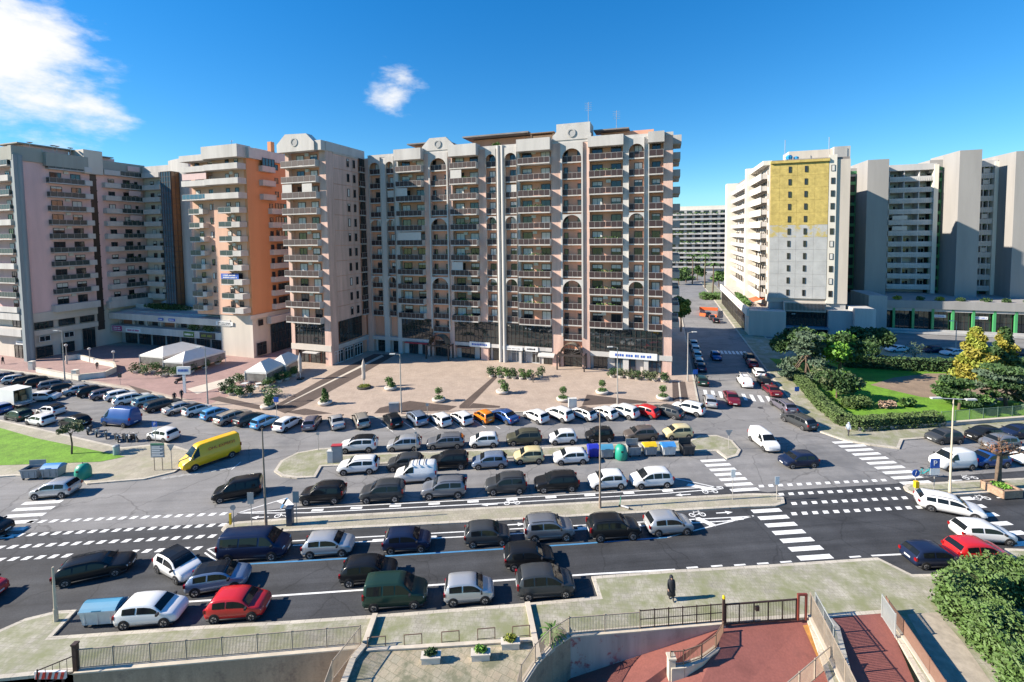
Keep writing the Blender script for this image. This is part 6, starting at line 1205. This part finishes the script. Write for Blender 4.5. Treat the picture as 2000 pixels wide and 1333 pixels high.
# ================================================================ near walls, railings, ramps
m_wall = patchy(M('stained_wall', (.33,.255,.185), .9, .25, .8, streak=True, fine=.1), (.15,.11,.09), .8, .52, .72); m_wallp = patchy(M('pinkish_wall', (.43,.355,.31), .88, .25, .6, streak=True), (.26,.20,.17), .7, .5, .75); m_coping = M('coping', (.52,.46,.37), .85, .14, 1.5); m_mesh = M('railing_brown', (.34,.28,.22), .6, .15, 2); m_iron = M('iron_brown', (.045,.025,.022), .6, .15, 2); m_redframe = M('red_frame', (.18,.035,.025), .55, .1)
def floor_quad(name, pts, mat): return struct(MB().quad([tuple(p) for p in pts]).build(name, mat))
def gz(x, y, z): q = G(x, y, 0); return Vector((q.x, q.y, z))
def wall_run(name, label, pts, z0, z1, th, mat, cop=None):
    t = thing(name, label, 'wall', pts[0]); o = pts[0]; b = MB(); c = MB()
    for p, q in zip(pts, pts[1:]):
        d = (q-p).normalized(); n = Vector((-d.y, d.x, 0))*th/2; P4 = [p-o-n, q-o-n, q-o+n, p-o+n]; b.prism([v[:2] for v in P4], z0-o.z, z1-o.z)
        n *= 1.25; P4 = [p-o-n, q-o-n, q-o+n, p-o+n]; c.prism([v[:2] for v in P4], z1-o.z, z1-o.z+.08)
    b.build('wall', mat, t); c.build('coping', cop or m_coping, t); return t
def fence(label, pts, h, z, mat=None, step=2.0, pitch=.11, name='railing_fence', midrail=False, solid=None, barw=.022):
    t = thing(name, label, 'fence', (pts[0].x, pts[0].y, z)); o = pts[0]; mat = mat or m_mesh
    for p, q in zip(pts, pts[1:]):
        L_ = (q-p).length; d = (q-p)/L_; n = max(1, round(L_/step)); rz = math.atan2(d.y, d.x); w = L_/n
        for i in range(n):
            c = p+d*w*i-o; put(MB().box(-.03,.03,-.03,.03,0,h+.05).mesh('post',[mat]), 'post', t, (c.x, c.y, 0), rz); b = MB()
            b.box(.03,w-.03,-.02,.02,.06,.1).box(.03,w-.03,-.02,.02,h-.05,h)
            if midrail: b.box(.03,w-.03,-.02,.02,h*.5,h*.5+.03)
            if solid: b.box(.03,w-.03,-.008,.008,.1,h-.05)
            else:
                x = .1
                while x < w-.05: b.box(x-barw/2,x+barw/2,-barw/2,barw/2,.1,h-.05); x += pitch
            put(b.mesh('panel',[mat]), 'panel', t, (c.x, c.y, 0), rz)
        c = q-o; put(MB().box(-.03,.03,-.03,.03,0,h+.05).mesh('post',[mat]), 'post', t, (c.x, c.y, 0), rz)
    return t
H1 = .13
a, b = G(150,1311,H1), G(705,1262,H1)
wall_run('retaining_wall', 'brown stained retaining wall under the long near railing', [a+Vector((0,-.12,0)), b+Vector((0,-.12,0))], -3.6, .16, .25, m_wall); fence('long pale railing above the brown retaining wall', [a, b], 1.25, .24, m_mesh, 2.05, .085)
fence('sloping railing down beside the terrace', [b, G(650,1333,H1), G(620,1420,H1)], 1.2, .24, m_mesh, 1.8, .1); wall_run('retaining_wall', 'pale wall end beside the terrace and sloping railing', [G(712,1265,H1), G(690,1292,H1), G(648,1400,H1)], -3.5, .3, .3, m_wallp)
wall_run('kerb_wall', 'low pale wall across the pavement beside the bike racks', [G(733,1206,H1), G(713,1262,H1)], 0, .35, .28, m_coping); wall_run('kerb_wall', 'low pale wall across the pavement beside the palm shrub', [G(1030,1182,H1), G(1042,1240,H1), G(1052,1292,H1)], 0, .3, .28, m_coping); wall_run('kerb_wall', 'low step wall under the bike racks', [G(716,1272,H1), G(880,1263,H1), G(1040,1252,H1)], 0, .2, .2, M('step_grey', (.30,.31,.30), .85, .15))
floor_quad('sunken_floor', [gz(-200,1330,-3.4), gz(150,1316,-3.4), gz(705,1266,-3.4), gz(690,1292,-3.4), gz(600,1500,-3.4), gz(-200,1500,-3.4)][::-1], m_wall)
p0 = G(150,1312,H1); t = thing('gate_post', 'dark iron gate post at the corner of the long railing', 'post', p0); MB().box(-.12,.12,-.12,.12,0,1.7).box(-.15,.15,-.15,.15,1.7,1.8).build('post', m_iron, t); fence('thin sloping rail beside the dark gate post', [G(150,1313,H1), G(75,1345,H1)], 1.1, .13, m_iron, 3, .3)
t = thing('barrier_board', 'red and white striped board at the pavement edge', 'barrier', G(100,1335,H1)); MB().box(-.9,.9,-.05,.05,.3,.75).build('board', m_signw, t); b_ = MB(); [b_.prism([(-.85+.36*i,0),(-.67+.36*i,0),(-.55+.36*i,.4),(-.73+.36*i,.4)], 0, .02) for i in range(5)]; q = put(b_.mesh('stripe',[M('barrier_red',(.45,.04,.03),.5,.1)]), 'stripe', t, (0,-.055,.33)); q.rotation_euler[0] = pi/2; [put(MB().box(-.04,.04,-.04,.04,0,.3).mesh('leg',[m_iron]), 'leg', t, (x,0,0)) for x in (-.7,.7)]
# right-hand court with red ramps
floor_quad('ramp', [gz(1415,1221,-.02), gz(1578,1210,-.02), gz(1700,1440,-1.6), gz(1300,1440,-1.9), gz(1290,1290,-1.4)][::-1], m_ramp); floor_quad('ramp', [gz(1105,1250,-2.7), gz(1415,1221,-.02+.0), gz(1290,1290,-1.4), gz(1300,1440,-1.9), gz(960,1440,-3.0)], m_ramp); floor_quad('ramp', [gz(1622,1208,.125), gz(1728,1200,.125), gz(1850,1440,-1.1), gz(1690,1440,-1.1)], m_ramp)
w1 = [G(1112,1242,H1), G(1250,1231,H1), G(1415,1217,H1)]
wall_run('retaining_wall', 'stained retaining wall with faded red streaks below the railing', [w1[0], w1[1]], -3.2, .14, .3, patchy(M('graffiti_wall', (.40,.33,.30), .9, .25, .8, streak=True), (.36,.10,.10), .9, .55, .62)); wall_run('retaining_wall', 'plain pale plastered wall below the dark railing', [w1[1], w1[2]], -2.6, .15, .3, m_wallp)
cv = [G(1112,1242,H1), G(1075,1266,H1), G(1045,1298,H1), G(1018,1340,H1), G(1000,1420,H1)]
wall_run('retaining_wall', 'curved stone wall descending beside the red ramp', cv, -3.2, .14, .3, m_wall); fence('pale railing following the curved stone wall', cv, 1.15, .22, m_mesh, 1.5, .1); fence('pale railing above the stained wall', [w1[0], w1[1]], 1.15, .22, m_mesh, 2.0, .1); fence('dark barred railing with mid rail above the pale wall', [w1[1], w1[2]], 1.25, .22, m_iron, 1.0, .12, midrail=True, barw=.016)
def gate(label, a, b, h, z, n, mat):
    L_ = (b-a).length; d = (b-a)/L_; t = thing('gate', label, 'gate', (a.x, a.y, z), math.atan2(d.y, d.x)); fr = MB().box(0,L_,-.04,.04,.1,.18).box(0,L_,-.04,.04,h-.08,h).box(0,.08,-.04,.04,.1,h).box(L_-.08,L_,-.04,.04,.1,h)
    for i in range(1, n): x = L_*i/n; fr.box(x-.03,x+.03,-.03,.03,.18,h-.08)
    fr.build('gate_frame', mat, t); x = .15; b_ = MB()
    while x < L_-.1: b_.box(x-.008,x+.008,-.008,.008,.18,h-.08); x += .11
    b_.build('bars', mat, t); MB().box(L_*.42,L_*.47,-.06,.06,h*.6,h*.8).build('lock_box', m_iron, t); return t
gate('long dark sliding gate across the top of the red ramp', G(1416,1221,H1), G(1556,1210,H1), 1.55, .02, 5, m_iron)
t = thing('gate_post', 'dark red portal frame beside the long sliding gate', 'post', G(1566,1211,H1)); MB().box(-.32,-.2,-.06,.06,0,1.7).box(.2,.32,-.06,.06,0,1.7).box(-.32,.32,-.06,.06,1.7,1.82).build('frame', m_redframe, t)
t = thing('gate_post', 'iron hinge post with yellow lamp at the left end of the gate', 'post', G(1413,1221,H1)); MB().box(-.07,.07,-.07,.07,0,1.8).build('post', m_iron, t); MB().lathe([(.07,1.8),(.1,1.86),(.08,2.0),(.02,2.05)],10).build('lamp', m_syel, t)
r1 = [G(1582,1205,H1), G(1610,1262,H1), G(1650,1345,H1), G(1690,1430,H1)]
wall_run('dividing_wall', 'pale dividing wall between the two red ramps', r1, -2.2, .25, .3, M('cream_wall', (.60,.52,.42), .88, .12, .6, streak=True)); fence('brown mesh fence on the dividing wall between the ramps', r1, 1.5, .3, m_mesh, 1.6, .09)  # one cream base colour with faint streaks, shared by both ramp walls
t = thing('drain_channel', 'rust-coloured drain strip beside the dividing wall', 'drain', gz(1572,1222,-.0)); MB().quad([tuple(gz(1568,1222,.01)-gz(1572,1222,0)), tuple(gz(1582,1220,.01)-gz(1572,1222,0)), tuple(gz(1622,1290,-.45)-gz(1572,1222,0)), tuple(gz(1606,1292,-.45)-gz(1572,1222,0))][::-1]).build('strip', M('rust_stain', (.42,.20,.05), .9, .25, 3), t)
fence('steel mesh fence beside the left edge of the narrow ramp', [G(1592,1202,H1), G(1628,1270,H1)], 1.5, .2, M('mesh_zinc', (.34,.36,.36), .5, .15), 1.5, .09); fence('sloping pale fence across the dividing wall end', [G(1528,1370,H1)+Vector((0,0,-.3)), G(1620,1290,H1)], 1.3, -.3, m_mesh, 1.8, .1)
r2 = [G(1730,1196,H1), G(1765,1245,H1), G(1815,1320,H1), G(1880,1420,H1)]
wall_run('dividing_wall', 'cream wall along the narrow red ramp', r2, -1.6, .2, .3, M('cream_wall', (.60,.52,.42))); fence('solid brown panel fence along the slatted walkway', r2, .95, .28, M('brown_sheet', (.20,.115,.085), .6, .12, 2), 1.9, .1, solid=True)
fence('steel panel gate leaf standing open beside the narrow ramp', [G(1722,1206,H1), G(1748,1246,H1)], 1.55, .15, MATS['mesh_zinc'], 1.6, .06)
sheet('walkway', [G(1772,1200,.14), G(1830,1196,.14), G(1885,1260,.14), G(2010,1440,.14), G(1905,1440,.14)], .141, M('walkway_grating', (.36,.31,.24), .8, .25, 2))
cw = [G(1412,1228,H1), G(1398,1252,H1), G(1370,1272,H1), G(1335,1284,H1), G(1310,1286,H1)]
wall_run('curved_wall', 'low curved stone wall with railing at the head of the ramp', [Vector((p.x,p.y,0)) for p in cw], -2.2, -.45, .3, m_coping); fence('brown railing on the low curved wall', [Vector((p.x,p.y,0)) for p in cw], .95, -.38, M('railing_tan', (.20,.13,.09), .6, .1), 1.2, .1)
t = thing('stone_pillar', 'short stone pillar at the end of the curved wall', 'pillar', gz(1311,1287,-1.8)); MB().box(-.2,.2,-.2,.2,0,1.9).box(-.25,.25,-.25,.25,1.9,2.0).build('shaft', m_coping, t)
# park fence and low wall
fence('green mesh fence with grey posts along the park edge', px((1838,829),(1920,822),(2060,811), z=.17), 1.7, .17, M('fence_green', (.16,.24,.17), .6, .15), 2.4, .13); wall_run('low_wall', 'low stone wall under the park hedge and fence', px((1676,841),(1835,832),(2060,815), z=.15), .1, .5, .35, m_conc2)
# curved white wall and low walls on the pink plaza
wall_run('curved_wall', 'low curved white wall of the sunken stair on the pink plaza', [G(x,y,.14) for x, y in ((128,705),(152,701),(190,711),(222,717),(226,727),(205,737),(157,742))], .1, 1.1, .3, m_cream); wall_run('low_wall', 'straight low white wall beside the curved one', [G(72,727,.14), G(155,743,.14)], .1, 1.0, .3, m_cream)
for x, y in ((63,722),(148,740)): t = thing('wall_pier', 'square white pier at the %s end of the straight low wall' % ('far' if x < 100 else 'near'), 'pier', G(x,y,.14)); MB().box(-.45,.45,-.35,.35,0,1.6).box(-.5,.5,-.4,.4,1.6,1.7).build('shaft', m_cream, t)
# bike racks, planter boxes and palm shrub on the near pavement
for i, (x, y) in enumerate(((736,1268),(807,1263),(880,1257),(950,1251),(1018,1246))):
    t = thing('bike_rack', 'brown steel bike hoop, %s from the sloping railing' % ORD[i], 'bike rack', G(x,y,.13), radians(RD), 'bike racks'); MB().tube((-.55,0,0),(-.55,0,.8),.03).tube((.55,0,0),(.55,0,.8),.03).tube((-.55,0,.8),(.55,0,.8),.03).tube((-.55,0,.12),(.55,0,.12),.02).build('hoop', M('hoop_steel', (.16,.10,.07), .5, .2), t)
for x, y, w, m in ((842,1292,'with bushy plant beside the terrace',m_leafd),(939,1286,'with short green grass on the terrace',m_leafb2),(997,1264,'with yellow-green shrub by the last bike hoop',m_leafy)):
    t = thing('planter_box', 'pale planter box '+w, 'planter', G(x,y,.14), radians(3)); MB().box(-.55,.55,-.22,.22,0,.36).box(-.6,.6,-.27,.27,.36,.44).build('box', m_planter, t); mb = MB(); foliage_blob(mb, (0,0,.6), (.45,.2,.25), 240, .07, RT); mb.build('plants', m, t)
palm('low palm shrub behind the curved stone wall railing', G(1074,1247,.13), .35, 'palm_shrub', .36)
# roadworks barrier far up the street
b_ = thing('roadworks_barrier', 'orange plastic mesh fence round roadworks in the side street', 'barrier', G(1382,612)); pts = [G(1366,606)-G(1382,612), G(1366,618)-G(1382,612), G(1400,622)-G(1382,612), G(1402,608)-G(1382,612)]
for p, q in zip(pts, pts[1:]+pts[:1]): MB().quad([(p.x,p.y,.1),(q.x,q.y,.1),(q.x,q.y,1.1),(p.x,p.y,1.1)]).build('mesh_panel', M('barrier_orange', (.62,.12,.03), .6, .2, 2), b_)
for p in pts: put(MB().tube((0,0,0),(0,0,1.2),.04,n=6).mesh('post',[m_iron]), 'post', b_, (p.x,p.y,0))
# foliage that nobody could count leaf by leaf
for o in COL.objects:
    if o.parent and o.name.split('.')[0] in ('plants', 'leaves', 'weeds', 'flowers', 'dead_leaves'): o['kind'] = 'stuff'
